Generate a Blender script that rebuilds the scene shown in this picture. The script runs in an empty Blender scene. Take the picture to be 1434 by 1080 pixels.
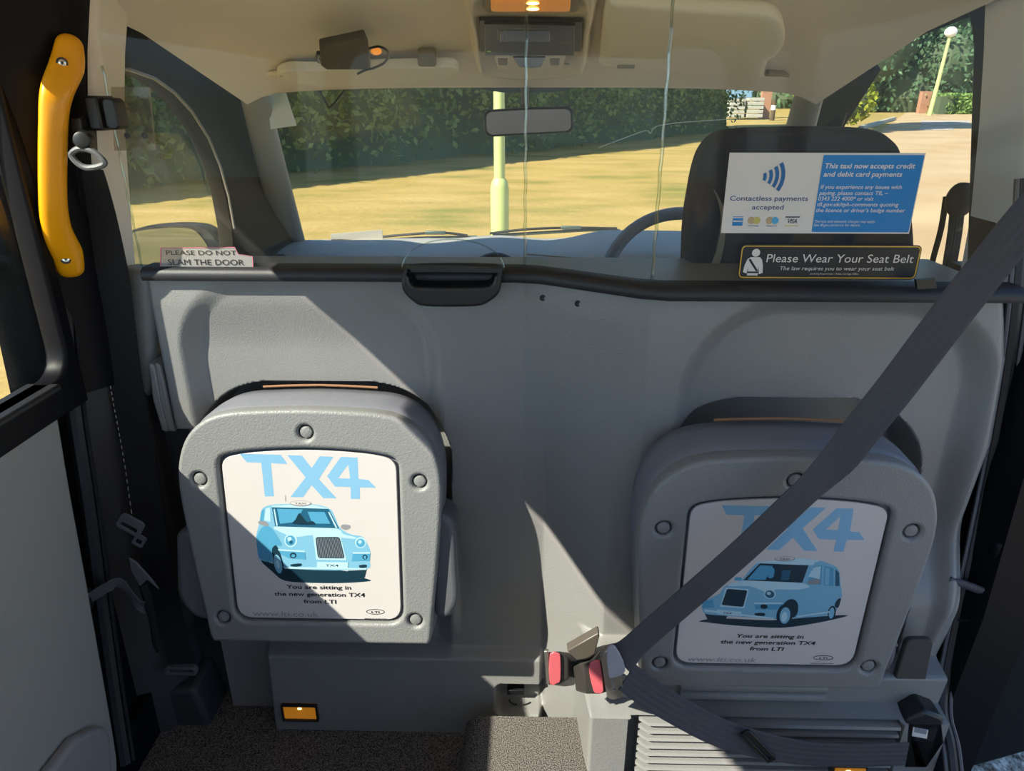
import bpy, bmesh, math, random
import numpy as np
from mathutils import Vector, Matrix

random.seed(7)
SC = bpy.context.scene
COL = SC.collection

# ---------------------------------------------------------------- camera, sky, sun, exposure
F_PX = 987.0
PITCH, YAW = math.radians(22.0), math.radians(-1.3)
CAM_POS = Vector((0.0, -1.05, 1.13))
cam_data = bpy.data.cameras.new('camera')
cam_data.sensor_fit = 'HORIZONTAL'
cam_data.sensor_width = 36.0
cam_data.lens = 36.0 * F_PX / 1434.0
cam_data.clip_start = 0.02
cam_data.clip_end = 600
CAM = bpy.data.objects.new('camera', cam_data)
COL.objects.link(CAM)
CAM.location = CAM_POS
CAM.rotation_euler = (math.pi / 2 - PITCH, 0, -YAW)
SC.camera = CAM

SC.view_settings.view_transform = 'Standard'
SC.view_settings.look = 'None'
SC.view_settings.gamma = 1.0
SC.view_settings.use_curve_mapping = False
SC.view_settings.exposure = 1.42

SUN_DIR = Vector((1.45, 1.0, -1.53)).normalized()
world = bpy.data.worlds.new('sky')
SC.world = world
world.use_nodes = True
wn = world.node_tree
wn.nodes.clear()
w_out = wn.nodes.new('ShaderNodeOutputWorld')
w_bg = wn.nodes.new('ShaderNodeBackground')
w_sky = wn.nodes.new('ShaderNodeTexSky')
w_sky.sky_type = 'HOSEK_WILKIE'
w_sky.sun_direction = (-SUN_DIR).normalized()
w_sky.turbidity = 2.2
w_sky.ground_albedo = 0.4
w_bg.inputs['Strength'].default_value = 3.0
wn.links.new(w_sky.outputs[0], w_bg.inputs[0])
wn.links.new(w_bg.outputs[0], w_out.inputs[0])

sun_data = bpy.data.lights.new('sun', 'SUN')
sun_data.energy = 4.35
sun_data.angle = math.radians(0.5)
sun_data.color = (1.0, 0.92, 0.78)
SUN = bpy.data.objects.new('sun', sun_data)
COL.objects.link(SUN)
SUN.location = (-6, -5, 8)
SUN.rotation_euler = SUN_DIR.to_track_quat('-Z', 'Y').to_euler()

# ---------------------------------------------------------------- pixel -> point helpers (1434 x 1080 frame)
_cy, _sy, _cp, _sp = math.cos(YAW), math.sin(YAW), math.cos(PITCH), math.sin(PITCH)
C_RIGHT = Vector((_cy, -_sy, 0))
C_FWD = Vector((_sy * _cp, _cy * _cp, -_sp))
C_UP = Vector((_sy * _sp, _cy * _sp, _cp))

def ray(px, py):
    return (C_FWD + C_RIGHT * ((px - 717.0) / F_PX) + C_UP * ((540.0 - py) / F_PX))

def P(px, py, X=None, Y=None, Z=None):
    d = ray(px, py)
    if X is not None: t = (X - CAM_POS.x) / d.x
    elif Y is not None: t = (Y - CAM_POS.y) / d.y
    else: t = (Z - CAM_POS.z) / d.z
    return CAM_POS + d * t

def PP(px, py, o, n):
    d = ray(px, py); o = Vector(o); n = Vector(n)
    return CAM_POS + d * ((o - CAM_POS).dot(n) / d.dot(n))

def ground_z(x, y):
    r = math.hypot(x, y)
    return -0.38 + 0.016 * max(0.0, r - 14.0)

def G(px, py):
    d = ray(px, py); t = 1.0
    for _ in range(4000):
        p = CAM_POS + d * t
        if p.z <= ground_z(p.x, p.y): return p
        t *= 1.004
    return p

# ---------------------------------------------------------------- materials
def lin(c):
    if isinstance(c, str):
        c = [int(c[i:i + 2], 16) / 255 for i in (0, 2, 4)]
    return tuple((v / 12.92 if v <= 0.04045 else ((v + 0.055) / 1.055) ** 2.4) for v in c) + (1.0,)

def mat(name, color, rough=0.5, metal=0.0, spec=0.5, var=0.0, var_scale=6.0, bump=0.0, bump_scale=300.0, coat=0.0,
        emit=None, emit_strength=0.0, alpha=1.0, detail=4.0):
    m = bpy.data.materials.new(name); m.use_nodes = True
    nt = m.node_tree; b = nt.nodes['Principled BSDF']
    c = lin(color)
    b.inputs['Base Color'].default_value = c
    b.inputs['Roughness'].default_value = rough
    b.inputs['Metallic'].default_value = metal
    b.inputs['Specular IOR Level'].default_value = spec
    b.inputs['Coat Weight'].default_value = coat
    b.inputs['Alpha'].default_value = alpha
    if emit:
        b.inputs['Emission Color'].default_value = lin(emit)
        b.inputs['Emission Strength'].default_value = emit_strength
    if var or bump:
        tc = nt.nodes.new('ShaderNodeTexCoord')
    if var:
        n = nt.nodes.new('ShaderNodeTexNoise'); n.inputs['Scale'].default_value = var_scale; n.inputs['Detail'].default_value = detail
        mx = nt.nodes.new('ShaderNodeMix'); mx.data_type = 'RGBA'
        mx.inputs[6].default_value = tuple(v * (1 - var) for v in c[:3]) + (1,)
        mx.inputs[7].default_value = tuple(min(1, v * (1 + var)) for v in c[:3]) + (1,)
        nt.links.new(tc.outputs['Object'], n.inputs['Vector'])
        nt.links.new(n.outputs['Fac'], mx.inputs[0])
        nt.links.new(mx.outputs[2], b.inputs['Base Color'])
    if bump:
        n2 = nt.nodes.new('ShaderNodeTexNoise'); n2.inputs['Scale'].default_value = bump_scale; n2.inputs['Detail'].default_value = 3
        bp = nt.nodes.new('ShaderNodeBump'); bp.inputs['Strength'].default_value = bump; bp.inputs['Distance'].default_value = 0.002
        nt.links.new(tc.outputs['Object'], n2.inputs['Vector'])
        nt.links.new(n2.outputs['Fac'], bp.inputs['Height'])
        nt.links.new(bp.outputs[0], b.inputs['Normal'])
    return m

def glass_mat(name, tint=(1, 1, 1), refl=1.0, rough=0.0, haze=0.0):
    m = bpy.data.materials.new(name); m.use_nodes = True
    nt = m.node_tree; nt.nodes.clear()
    o = nt.nodes.new('ShaderNodeOutputMaterial')
    tr = nt.nodes.new('ShaderNodeBsdfTransparent'); tr.inputs[0].default_value = tuple(tint) + (1,)
    gl = nt.nodes.new('ShaderNodeBsdfGlossy'); gl.inputs['Roughness'].default_value = rough
    geo = nt.nodes.new('ShaderNodeNewGeometry')
    dt = nt.nodes.new('ShaderNodeVectorMath'); dt.operation = 'DOT_PRODUCT'
    nt.links.new(geo.outputs['Incoming'], dt.inputs[0]); nt.links.new(geo.outputs['Normal'], dt.inputs[1])
    last = dt.outputs['Value']
    for op, val in (('ABSOLUTE', None), ('SUBTRACT', 1.0), ('POWER', 5.0), ('MULTIPLY', 0.7 * refl), ('ADD', 0.03 * refl)):
        q = nt.nodes.new('ShaderNodeMath'); q.operation = op; q.use_clamp = True
        if op == 'SUBTRACT': q.inputs[0].default_value = 1.0; nt.links.new(last, q.inputs[1])
        else:
            nt.links.new(last, q.inputs[0])
            if val is not None: q.inputs[1].default_value = val
        last = q.outputs[0]
    mx = nt.nodes.new('ShaderNodeMixShader')
    nt.links.new(last, mx.inputs[0])
    nt.links.new(tr.outputs[0], mx.inputs[1]); nt.links.new(gl.outputs[0], mx.inputs[2])
    last = mx
    if haze:
        df = nt.nodes.new('ShaderNodeBsdfDiffuse'); df.inputs[0].default_value = (0.7, 0.7, 0.68, 1)
        m2 = nt.nodes.new('ShaderNodeMixShader'); m2.inputs[0].default_value = haze
        nt.links.new(mx.outputs[0], m2.inputs[1]); nt.links.new(df.outputs[0], m2.inputs[2]); last = m2
    nt.links.new(last.outputs[0], o.inputs[0])
    return m

M = {}
M['panel'] = mat('grey_grained_plastic', '838281', 0.37, spec=0.5, var=0.06, var_scale=9, bump=0.35, bump_scale=420)
M['seat'] = mat('seat_shell_vinyl', '7d7d7d', 0.42, var=0.05, var_scale=8, bump=0.45, bump_scale=330)
M['seat_dark'] = mat('seat_cushion_vinyl', '70717a', 0.4, bump=0.2, bump_scale=300)
M['dark_grey'] = mat('dark_grey_plastic', '5a5b60', 0.45, var=0.05, bump=0.15)
M['trim'] = mat('grey_trim_plastic', '84848a', 0.5, var=0.05)
M['floor_side'] = mat('charcoal_trim', '3a383b', 0.6, var=0.08, bump=0.1)
M['black'] = mat('black_plastic', '1b1b1d', 0.4)
M['blackgloss'] = mat('black_gloss_paint', '101014', 0.45, spec=0.15)
M['rubber'] = mat('black_rubber', '232327', 0.5, bump=0.1)
M['headliner'] = mat('beige_headliner', 'efe5d9', 0.95, spec=0.1, var=0.05, var_scale=3, bump=0.25, bump_scale=500)
M['beige'] = mat('beige_plastic', 'ddd1bf', 0.5, var=0.03, bump=0.1)
M['yellow'] = mat('yellow_handle_paint', 'f2a302', 0.35, coat=0.15)
M['webbing'] = mat('charcoal_webbing', '4b4a4f', 0.75, spec=0.3, bump=0.4, bump_scale=900)
M['webbing_black'] = mat('black_webbing', '242427', 0.8, spec=0.25, bump=0.4, bump_scale=900)
M['steel'] = mat('brushed_steel', 'b9b6ae', 0.35, metal=0.9)
M['chrome'] = mat('chrome', 'd8d8d8', 0.12, metal=1.0)
M['red'] = mat('red_button', 'd06068', 0.4)
M['white'] = mat('printed_white', 'd9d4d0', 0.45)
M['poster'] = mat('poster_white', 'c3bdbc', 0.35, var=0.02, var_scale=12)
M['blue_logo'] = mat('print_pale_blue', '78a8c8', 0.4)
M['ink'] = mat('print_black', '14161c', 0.45)
M['ink_grey'] = mat('print_grey', '85868c', 0.45)
M['navy'] = mat('print_navy', '1e3f78', 0.45)
M['cyan'] = mat('print_blue', '0d7cc4', 0.45)
M['car_light'] = mat('print_car_light', 'aacbd8', 0.4)
M['car'] = mat('print_car', '74aac6', 0.4)
M['car_mid'] = mat('print_car_mid', '4c94b8', 0.4)
M['car_dark'] = mat('print_car_dark', '1d5673', 0.4)
M['car_deep'] = mat('print_car_deep', '12303f', 0.4)
M['gold'] = mat('print_gold', 'e0b23a', 0.45)
M['sand'] = mat('print_sand', 'b99f7c', 0.45)
M['olive'] = mat('print_olive', 'c3b865', 0.45)
M['skyblue'] = mat('print_sky', '4fa5d2', 0.45)
M['pink'] = mat('print_pink', 'd86a86', 0.45)
M['clear'] = glass_mat('clear_screen_glass', (0.97, 0.985, 0.975), 0.28, haze=0.012)
M['windscreen'] = glass_mat('windscreen_glass', (0.95, 0.98, 0.96), 0.6, haze=0.008)
M['sideglass'] = glass_mat('side_window_glass', (0.93, 0.96, 0.95), 0.7)
M['acrylic'] = glass_mat('clear_acrylic', (0.9, 0.93, 0.9), 1.0, 0.02)
M['smoke'] = glass_mat('smoked_acrylic', (0.8, 0.76, 0.68), 1.0, 0.02, haze=0.12)
M['edge'] = glass_mat('polished_glass_edge', (0.8, 0.87, 0.84), 4.0, 0.05)
M['mirror'] = mat('mirror_glass', 'c8c8cc', 0.02, metal=1.0)
M['dash'] = mat('blue_grey_dash', 'aca6a0', 0.65, spec=0.25, var=0.06, bump=0.3, bump_scale=260)
M['driver_fabric'] = mat('driver_seat_fabric', '3c3c44', 0.9, spec=0.2, var=0.1, var_scale=40, bump=0.3, bump_scale=700)
M['wheel'] = mat('steering_wheel_grip', '6f7580', 0.45)
M['amber'] = mat('amber_lamp_lens', 'd98f3c', 0.3, emit='ff9a2e', emit_strength=0.09)
M['amber_hot'] = mat('lamp_filament', 'fff0b0', 0.3, emit='ffd27a', emit_strength=2.5)
M['amber_dim'] = mat('amber_step_lens', 'c98b35', 0.3, emit='e08a20', emit_strength=0.12)
M['green_led'] = mat('green_led', '7a9a30', 0.3, emit='7aa520', emit_strength=0.15)
M['display'] = mat('dark_display', '3a3a3a', 0.2)
M['paper'] = mat('white_paper', 'f0f0ea', 0.8)

def carpet_mat():
    m = mat('speckled_carpet', '77706a', 0.98, spec=0.05, bump=1.0, bump_scale=520)
    nt = m.node_tree; b = nt.nodes['Principled BSDF']
    tc = nt.nodes.new('ShaderNodeTexCoord')
    v = nt.nodes.new('ShaderNodeTexNoise'); v.inputs['Scale'].default_value = 480; v.inputs['Detail'].default_value = 2
    r = nt.nodes.new('ShaderNodeValToRGB')
    r.color_ramp.elements[0].position = 0.36; r.color_ramp.elements[0].color = lin('262324')
    r.color_ramp.elements[1].position = 0.66; r.color_ramp.elements[1].color = lin('8a837e')
    nt.links.new(tc.outputs['Object'], v.inputs['Vector']); nt.links.new(v.outputs['Fac'], r.inputs[0])
    nt.links.new(r.outputs[0], b.inputs['Base Color'])
    return m
M['carpet'] = carpet_mat()

def noise_mix_mat(name, stops, scale, rough=0.95, bump=0.3, bump_scale=40, coord='Object', detail=6, stretch=(1, 1, 1)):
    m = bpy.data.materials.new(name); m.use_nodes = True
    nt = m.node_tree; b = nt.nodes['Principled BSDF']
    b.inputs['Roughness'].default_value = rough; b.inputs['Specular IOR Level'].default_value = 0.15
    tc = nt.nodes.new('ShaderNodeTexCoord'); mp = nt.nodes.new('ShaderNodeMapping'); mp.inputs['Scale'].default_value = stretch
    n = nt.nodes.new('ShaderNodeTexNoise'); n.inputs['Scale'].default_value = scale; n.inputs['Detail'].default_value = detail
    r = nt.nodes.new('ShaderNodeValToRGB')
    els = r.color_ramp.elements
    while len(els) < len(stops): els.new(0.5)
    for e, (p, c) in zip(els, stops): e.position = p; e.color = lin(c)
    nt.links.new(tc.outputs[coord], mp.inputs[0]); nt.links.new(mp.outputs[0], n.inputs['Vector'])
    nt.links.new(n.outputs['Fac'], r.inputs[0]); nt.links.new(r.outputs[0], b.inputs['Base Color'])
    if bump:
        n2 = nt.nodes.new('ShaderNodeTexNoise'); n2.inputs['Scale'].default_value = bump_scale
        bp = nt.nodes.new('ShaderNodeBump'); bp.inputs['Strength'].default_value = bump; bp.inputs['Distance'].default_value = 0.03
        nt.links.new(tc.outputs[coord], n2.inputs['Vector']); nt.links.new(n2.outputs['Fac'], bp.inputs['Height'])
        nt.links.new(bp.outputs[0], b.inputs['Normal'])
    return m
M['lawn'] = noise_mix_mat('dry_lawn', [(0.28, '7a763e'), (0.45, 'a0884f'), (0.6, 'ac9059'), (0.78, 'b69d68')], 0.55, bump=0.5, bump_scale=9, stretch=(1, 2.2, 1))
M['path'] = noise_mix_mat('sandy_drive', [(0.35, 'b09270'), (0.6, 'baa07f')], 0.5, bump=0.1)
M['patch'] = noise_mix_mat('grey_tarmac_patch', [(0.3, 'a89a90'), (0.7, 'b8a99c')], 2.0, bump=0.1)
M['gravel'] = noise_mix_mat('grey_gravel', [(0.35, '6d675f'), (0.5, 'b3aaa0'), (0.62, 'd9d2c8')], 45, bump=1.0, bump_scale=50)
M['bark'] = noise_mix_mat('bark', [(0.3, '4a3d30'), (0.7, '6b5a48')], 8, bump=0.4)
M['lamp_green'] = mat('pale_green_post_paint', 'b9bf7c', 0.5, var=0.05, var_scale=4)
M['brick'] = mat('red_brick', 'a8785f', 0.9, var=0.2, var_scale=8)
M['concrete'] = mat('grey_board', 'a9a59c', 0.8, var=0.2, var_scale=3)
M['blue_sheet'] = mat('blue_sheeting', '7796ad', 0.7, var=0.1)

def leaf_mat(name, c1, c2, trans=0.35):
    m = bpy.data.materials.new(name); m.use_nodes = True
    nt = m.node_tree; nt.nodes.clear()
    o = nt.nodes.new('ShaderNodeOutputMaterial')
    ob = nt.nodes.new('ShaderNodeNewGeometry')
    r = nt.nodes.new('ShaderNodeValToRGB')
    r.color_ramp.elements[0].color = lin(c1); r.color_ramp.elements[1].color = lin(c2)
    d = nt.nodes.new('ShaderNodeBsdfDiffuse'); t = nt.nodes.new('ShaderNodeBsdfTranslucent')
    mx = nt.nodes.new('ShaderNodeMixShader'); mx.inputs[0].default_value = trans
    nt.links.new(ob.outputs['Random Per Island'], r.inputs[0])
    nt.links.new(r.outputs[0], d.inputs[0]); nt.links.new(r.outputs[0], t.inputs[0])
    nt.links.new(d.outputs[0], mx.inputs[1]); nt.links.new(t.outputs[0], mx.inputs[2]); nt.links.new(mx.outputs[0], o.inputs[0])
    return m
M['leaf_hedge'] = leaf_mat('hedge_leaves', '5a6b44', '9aa468')
M['leaf_yellow'] = leaf_mat('yellow_green_leaves', '7d8a2c', 'b3b548')
M['leaf_blue'] = leaf_mat('dark_green_leaves', '4d6b4c', '7f9a76')
M['leaf_low'] = leaf_mat('low_hedge_leaves', '6f8f4a', '9db26b')

# ---------------------------------------------------------------- mesh building
ORG = {}
def link(o): COL.objects.link(o); return o

def tag(o, label=None, cat=None, group=None, kind=None):
    if label: o['label'] = label
    if cat: o['category'] = cat
    if group: o['group'] = group
    if kind: o['kind'] = kind
    return o

def thing(name, label, cat, loc, group=None):
    o = bpy.data.objects.new(name, None); link(o)
    o.empty_display_size = 0.05
    o.location = loc; ORG[o.name] = Vector(loc)
    return tag(o, label, cat, group)

def frame_from(t):
    t = t.normalized()
    a = Vector((0, 0, 1)) if abs(t.z) < 0.9 else Vector((1, 0, 0))
    u = t.cross(a).normalized(); v = u.cross(t).normalized()
    return u, v

def ss(a, b, x):
    t = np.clip((np.asarray(x, dtype=float) - a) / (b - a), 0, 1)
    return t * t * (3 - 2 * t)

_text_cache = {}
def _eval_curve(cu):
    ob = bpy.data.objects.new('tmp_curve', cu); link(ob)
    dg = bpy.context.evaluated_depsgraph_get(); dg.update()
    me = bpy.data.meshes.new_from_object(ob.evaluated_get(dg))
    vs = [tuple(v.co) for v in me.vertices]; fs = [tuple(p.vertices) for p in me.polygons]
    bpy.data.objects.remove(ob); bpy.data.meshes.remove(me); bpy.data.curves.remove(cu)
    return vs, fs

def text_geo(s, bold=0.0, shear=0.0, space=1.0):
    key = (s, bold, shear, space)
    if key not in _text_cache:
        cu = bpy.data.curves.new('tmp_text', 'FONT'); cu.body = s
        cu.offset = bold; cu.shear = shear; cu.resolution_u = 3; cu.space_character = space
        _text_cache[key] = _eval_curve(cu)
    return _text_cache[key]

def plate_geo(outline, holes=(), th=0.01, bev=0.0, seg=2):
    cu = bpy.data.curves.new('tmp_plate', 'CURVE'); cu.dimensions = '2D'; cu.fill_mode = 'BOTH'
    cu.extrude = max(th / 2 - bev, 0.0); cu.bevel_depth = bev; cu.bevel_resolution = seg; cu.offset = -bev
    for pts in [outline] + list(holes):
        sp = cu.splines.new('POLY'); sp.points.add(len(pts) - 1)
        for q, p in zip(sp.points, pts): q.co = (p[0], p[1], 0, 1)
        sp.use_cyclic_u = True
    return _eval_curve(cu)

def smooth_pts(pts, n=6, closed=True):
    pts = [Vector(p) for p in pts]; N = len(pts); out = []
    rng = range(N) if closed else range(N - 1)
    for i in rng:
        if closed: p0, p1, p2, p3 = pts[i - 1], pts[i], pts[(i + 1) % N], pts[(i + 2) % N]
        else: p0, p1, p2, p3 = pts[max(i - 1, 0)], pts[i], pts[i + 1], pts[min(i + 2, N - 1)]
        for k in range(n):
            t = k / n
            out.append(0.5 * ((2 * p1) + (p2 - p0) * t + (2 * p0 - 5 * p1 + 4 * p2 - p3) * t * t + (3 * p1 - p0 - 3 * p2 + p3) * t ** 3))
    if not closed: out.append(pts[-1])
    return out

def rrect(w, h, r, n=6, cx=0, cy=0):
    out = []
    for (sx, sy, a0) in ((1, 1, 0), (-1, 1, 90), (-1, -1, 180), (1, -1, 270)):
        for k in range(n + 1):
            a = math.radians(a0 + 90 * k / n)
            out.append((cx + sx * (w / 2 - r) + r * math.cos(a), cy + sy * (h / 2 - r) + r * math.sin(a)))
    return out

def circle(cx, cy, r, n=24, ry=None):
    ry = ry or r
    return [(cx + r * math.cos(2 * math.pi * k / n), cy + ry * math.sin(2 * math.pi * k / n)) for k in range(n)]

class MB:
    def __init__(s): s.v = []; s.f = []; s.m = []
    def add(s, vs, fs, mi=0):
        o = len(s.v); s.v += [tuple(v) for v in vs]; s.f += [tuple(i + o for i in f) for f in fs]; s.m += [mi] * len(fs); return s
    def box(s, c, size, mi=0, R=None):
        c = Vector(c); h = Vector(size) / 2; vs = []
        for z in (-1, 1):
            for x, y in ((-1, -1), (1, -1), (1, 1), (-1, 1)):
                p = Vector((x * h.x, y * h.y, z * h.z)); vs.append(c + (R @ p if R else p))
        return s.add(vs, [(0, 3, 2, 1), (4, 5, 6, 7), (0, 1, 5, 4), (1, 2, 6, 5), (2, 3, 7, 6), (3, 0, 4, 7)], mi)
    def loft(s, rings, mi=0, cap0=True, cap1=True, closed=True):
        n = len(rings[0]); vs = [p for r in rings for p in r]; fs = []
        for i in range(len(rings) - 1):
            for k in range(n if closed else n - 1):
                a, b = i * n + k, i * n + (k + 1) % n
                fs.append((a, b, b + n, a + n))
        if cap0: fs.append(tuple(range(n - 1, -1, -1)))
        if cap1: fs.append(tuple((len(rings) - 1) * n + k for k in range(n)))
        return s.add(vs, fs, mi)
    def tube(s, pts, r, n=10, mi=0, cap=True, closed=False, flat=1.0):
        pts = [Vector(p) for p in pts]; rs = r if isinstance(r, (list, tuple)) else [r] * len(pts); rings = []
        N = len(pts); u = None
        for i, p in enumerate(pts):
            if closed: t = (pts[(i + 1) % N] - pts[i - 1]).normalized()
            else: t = (pts[min(i + 1, N - 1)] - pts[max(i - 1, 0)]).normalized()
            if u is None: u, v = frame_from(t)
            else:
                u = (u - t * u.dot(t)).normalized(); v = u.cross(t).normalized()
            rings.append([p + (u * math.cos(2 * math.pi * k / n) + v * math.sin(2 * math.pi * k / n) * flat) * rs[i] for k in range(n)])
        if closed: rings.append(rings[0]); cap = False
        return s.loft(rings, mi, cap, cap)
    def strap(s, pts, sides, width, th=0.0016, ribs=5, mi=0):
        """ribbed webbing: pts centre line, sides = unit vectors across the strap"""
        pts = [Vector(p) for p in pts]; rings = []; N = len(pts); K = ribs * 4
        sd = sides if isinstance(sides, list) else [sides] * N
        for i, p in enumerate(pts):
            t = (pts[min(i + 1, N - 1)] - pts[max(i - 1, 0)]).normalized()
            w = Vector(sd[i]); w = (w - t * w.dot(t)).normalized(); nn = w.cross(t).normalized()
            top = []; bot = []
            for k in range(K + 1):
                q = (k / K - 0.5) * width
                hgt = th / 2 + th * 0.6 * (0.5 - 0.5 * math.cos(2 * math.pi * ribs * k / K))
                top.append(p + w * q + nn * hgt); bot.append(p + w * q - nn * hgt)
            rings.append(top + bot[::-1])
        return s.loft(rings, mi)
    def prism(s, poly, d, mi=0):
        d = Vector(d); a = [Vector(p) for p in poly]
        return s.loft([a, [p + d for p in a]], mi)
    def plate(s, outline, holes, o, u, v, th, bev=0.0, mi=0, seg=2):
        o, u, v = Vector(o), Vector(u), Vector(v); n = u.cross(v)
        vs, fs = plate_geo(outline, holes, th, bev, seg)
        return s.add([o + u * p[0] + v * p[1] + n * p[2] for p in vs], fs, mi)
    def flat(s, outline, o, u, v, c=0.0, mi=0, th=0.0002):
        o, u, v = Vector(o), Vector(u), Vector(v); n = u.cross(v)
        return s.prism([o + u * p[0] + v * p[1] + n * c for p in outline], n * th, mi)
    def text(s, string, o, u, v, h, w=None, align='C', mi=0, bold=0.0, shear=0.0, c=0.0, space=1.0):
        """h = cap height, w = fitted total width"""
        o, u, v = Vector(o), Vector(u), Vector(v); n = u.cross(v).normalized()
        vs, fs = text_geo(string, bold, shear, space)
        x0 = min(p[0] for p in vs); x1 = max(p[0] for p in vs)
        ky = h / 0.72; kx = (w / (x1 - x0)) if w else ky
        off = {'C': (x0 + x1) / 2, 'L': x0, 'R': x1}[align]
        return s.add([o + u * ((p[0] - off) * kx) + v * (p[1] * ky) + n * c for p in vs], fs, mi)
    def ball(s, c, r, mi=0, n=16, m=10, sc=(1, 1, 1), R=None):
        c = Vector(c); rings = []
        for i in range(1, m):
            th = math.pi * i / m; ring = []
            for k in range(n):
                ph = 2 * math.pi * k / n
                p = Vector((r * math.sin(th) * math.cos(ph) * sc[0], r * math.sin(th) * math.sin(ph) * sc[1], r * math.cos(th) * sc[2]))
                ring.append(c + (R @ p if R else p))
            rings.append(ring)
        return s.loft(rings, mi)
    def disc(s, c, n, r, th, mi=0, k=24, bev=0.0):
        n = Vector(n).normalized(); u, v = frame_from(n); c = Vector(c)
        def ring(rr, h): return [c + n * h + (u * math.cos(2 * math.pi * i / k) + v * math.sin(2 * math.pi * i / k)) * rr for i in range(k)]
        rr = [ring(r, 0)]
        if bev: rr += [ring(r, th - bev), ring(r - bev * 0.3, th - bev * 0.3), ring(r - bev, th)]
        else: rr += [ring(r, th)]
        return s.loft(rr, mi)
    def build(s, name, mats, parent=None, smooth=True, bevel=0.0, seg=2, sub=0, angle=40, org=None, fix=True):
        if not isinstance(mats, (list, tuple)): mats = [mats]
        if parent is not None: o0 = ORG[parent.name]
        elif org is not None: o0 = Vector(org)
        else: o0 = Vector((0, 0, 0))
        me = bpy.data.meshes.new(name)
        me.from_pydata([(p[0] - o0.x, p[1] - o0.y, p[2] - o0.z) for p in s.v], [], s.f)
        for m in mats: me.materials.append(m)
        me.polygons.foreach_set('material_index', s.m)
        if fix:
            bm = bmesh.new(); bm.from_mesh(me); bmesh.ops.recalc_face_normals(bm, faces=bm.faces); bm.to_mesh(me); bm.free()
        me.polygons.foreach_set('use_smooth', [bool(smooth)] * len(me.polygons))
        if smooth and angle < 180: me.set_sharp_from_angle(angle=math.radians(angle))
        o = bpy.data.objects.new(name, me); link(o)
        if parent is not None: o.parent = parent
        else: o.location = o0
        ORG[o.name] = o0
        if bevel:
            b = o.modifiers.new('bevel', 'BEVEL'); b.width = bevel; b.segments = seg; b.limit_method = 'ANGLE'; b.angle_limit = math.radians(35)
        if sub:
            q = o.modifiers.new('sub', 'SUBSURF'); q.levels = sub; q.render_levels = sub
        return o

XA, YA, ZA = Vector((1, 0, 0)), Vector((0, 1, 0)), Vector((0, 0, 1))
# ================================================================ SETTING: ground, floor, roof, walls
def struct(o): o['kind'] = 'structure'; return o

def build_ground():
    n = 90
    xs = np.concatenate([np.linspace(-60, -8, 18), np.linspace(-6, 30, 40), np.linspace(34, 120, 22)])
    ys = np.concatenate([np.linspace(-14, 40, 50), np.linspace(44, 160, 24)])
    vs = [(x, y, ground_z(x, y)) for y in ys for x in xs]
    nx = len(xs); fs = [(j * nx + i, j * nx + i + 1, (j + 1) * nx + i + 1, (j + 1) * nx + i) for j in range(len(ys) - 1) for i in range(nx - 1)]
    mb = MB(); mb.add(vs, fs); struct(mb.build('ground', M['lawn']))
    def drape(name, poly, matl, lift, sub=14):
        # polygon of four corners draped over the ground
        a, b, c, d = [Vector((p[0], p[1])) for p in poly]; vs = []; 
        for j in range(sub + 1):
            for i in range(sub + 1):
                s, t = i / sub, j / sub
                q = (a * (1 - s) + b * s) * (1 - t) + (d * (1 - s) + c * s) * t
                vs.append((q.x, q.y, ground_z(q.x, q.y) + lift))
        w = sub + 1; fs = [(j * w + i, j * w + i + 1, (j + 1) * w + i + 1, (j + 1) * w + i) for j in range(sub) for i in range(sub)]
        mb = MB(); mb.add(vs, fs); return mb.build(name, matl)
    a, b = G(1145, 250), G(1262, 163)
    d = (b - a).normalized()
    p0 = a - d * 14; p1 = b + d * 45
    struct(drape('path', [p0, p0 + Vector((30, -6, 0)), p1 + Vector((60, 0, 0)), p1], M['path'], 0.012, 30))
    # raised kerb along the drive's edge
    mb = MB()
    k0, k1 = G(1205, 182), G(1252, 168)
    q = (k1 - k0).normalized(); s = Vector((q.y, -q.x, 0)) * 0.09
    mb.prism([k0 - s, k1 - s, k1 + s, k0 + s], (0, 0, 0.16))
    tag(mb.build('kerb', M['concrete'], org=k0), 'dark kerb edging the sandy drive beyond the driver window', 'kerb')
    for i, (x0, x1, y0, y1) in enumerate([(1290, 1358, 169, 176), (1288, 1335, 178, 183)]):
        c = [G(x0, y1), G(x1, y1), G(x1, y0), G(x0, y0)]
        o = drape('tarmac_patch', c, M['patch'], 0.02, 6)
        tag(o, ['wider grey patch on the sandy drive, farther from the cab', 'narrow grey patch on the sandy drive, nearer to the cab'][i], 'patch', 'grey patches on the drive')
    # gravel the cab stands on, by the open door
    mb = MB(); mb.box((2.6, -0.6, -0.375), (3.7, 5.2, 0.01)); struct(mb.build('trim_1', M['gravel']))
build_ground()

def build_floor():
    mb = MB()
    mb.box((0, -0.85, -0.15), (1.56, 2.1, 0.06))
    # carpeted hump down the middle, added to catch the sun band there
    mb.loft([[Vector((x, y, z)) for x, z in ((-0.13, -0.13), (-0.115, -0.02), (-0.10, -0.004), (-0.085, 0.0), (0.13, 0.0), (0.15, -0.004), (0.165, -0.02), (0.18, -0.13))] for y in (-1.25, -0.012, -0.002)])
    struct(mb.build('floor', M['carpet']))
build_floor()

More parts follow.
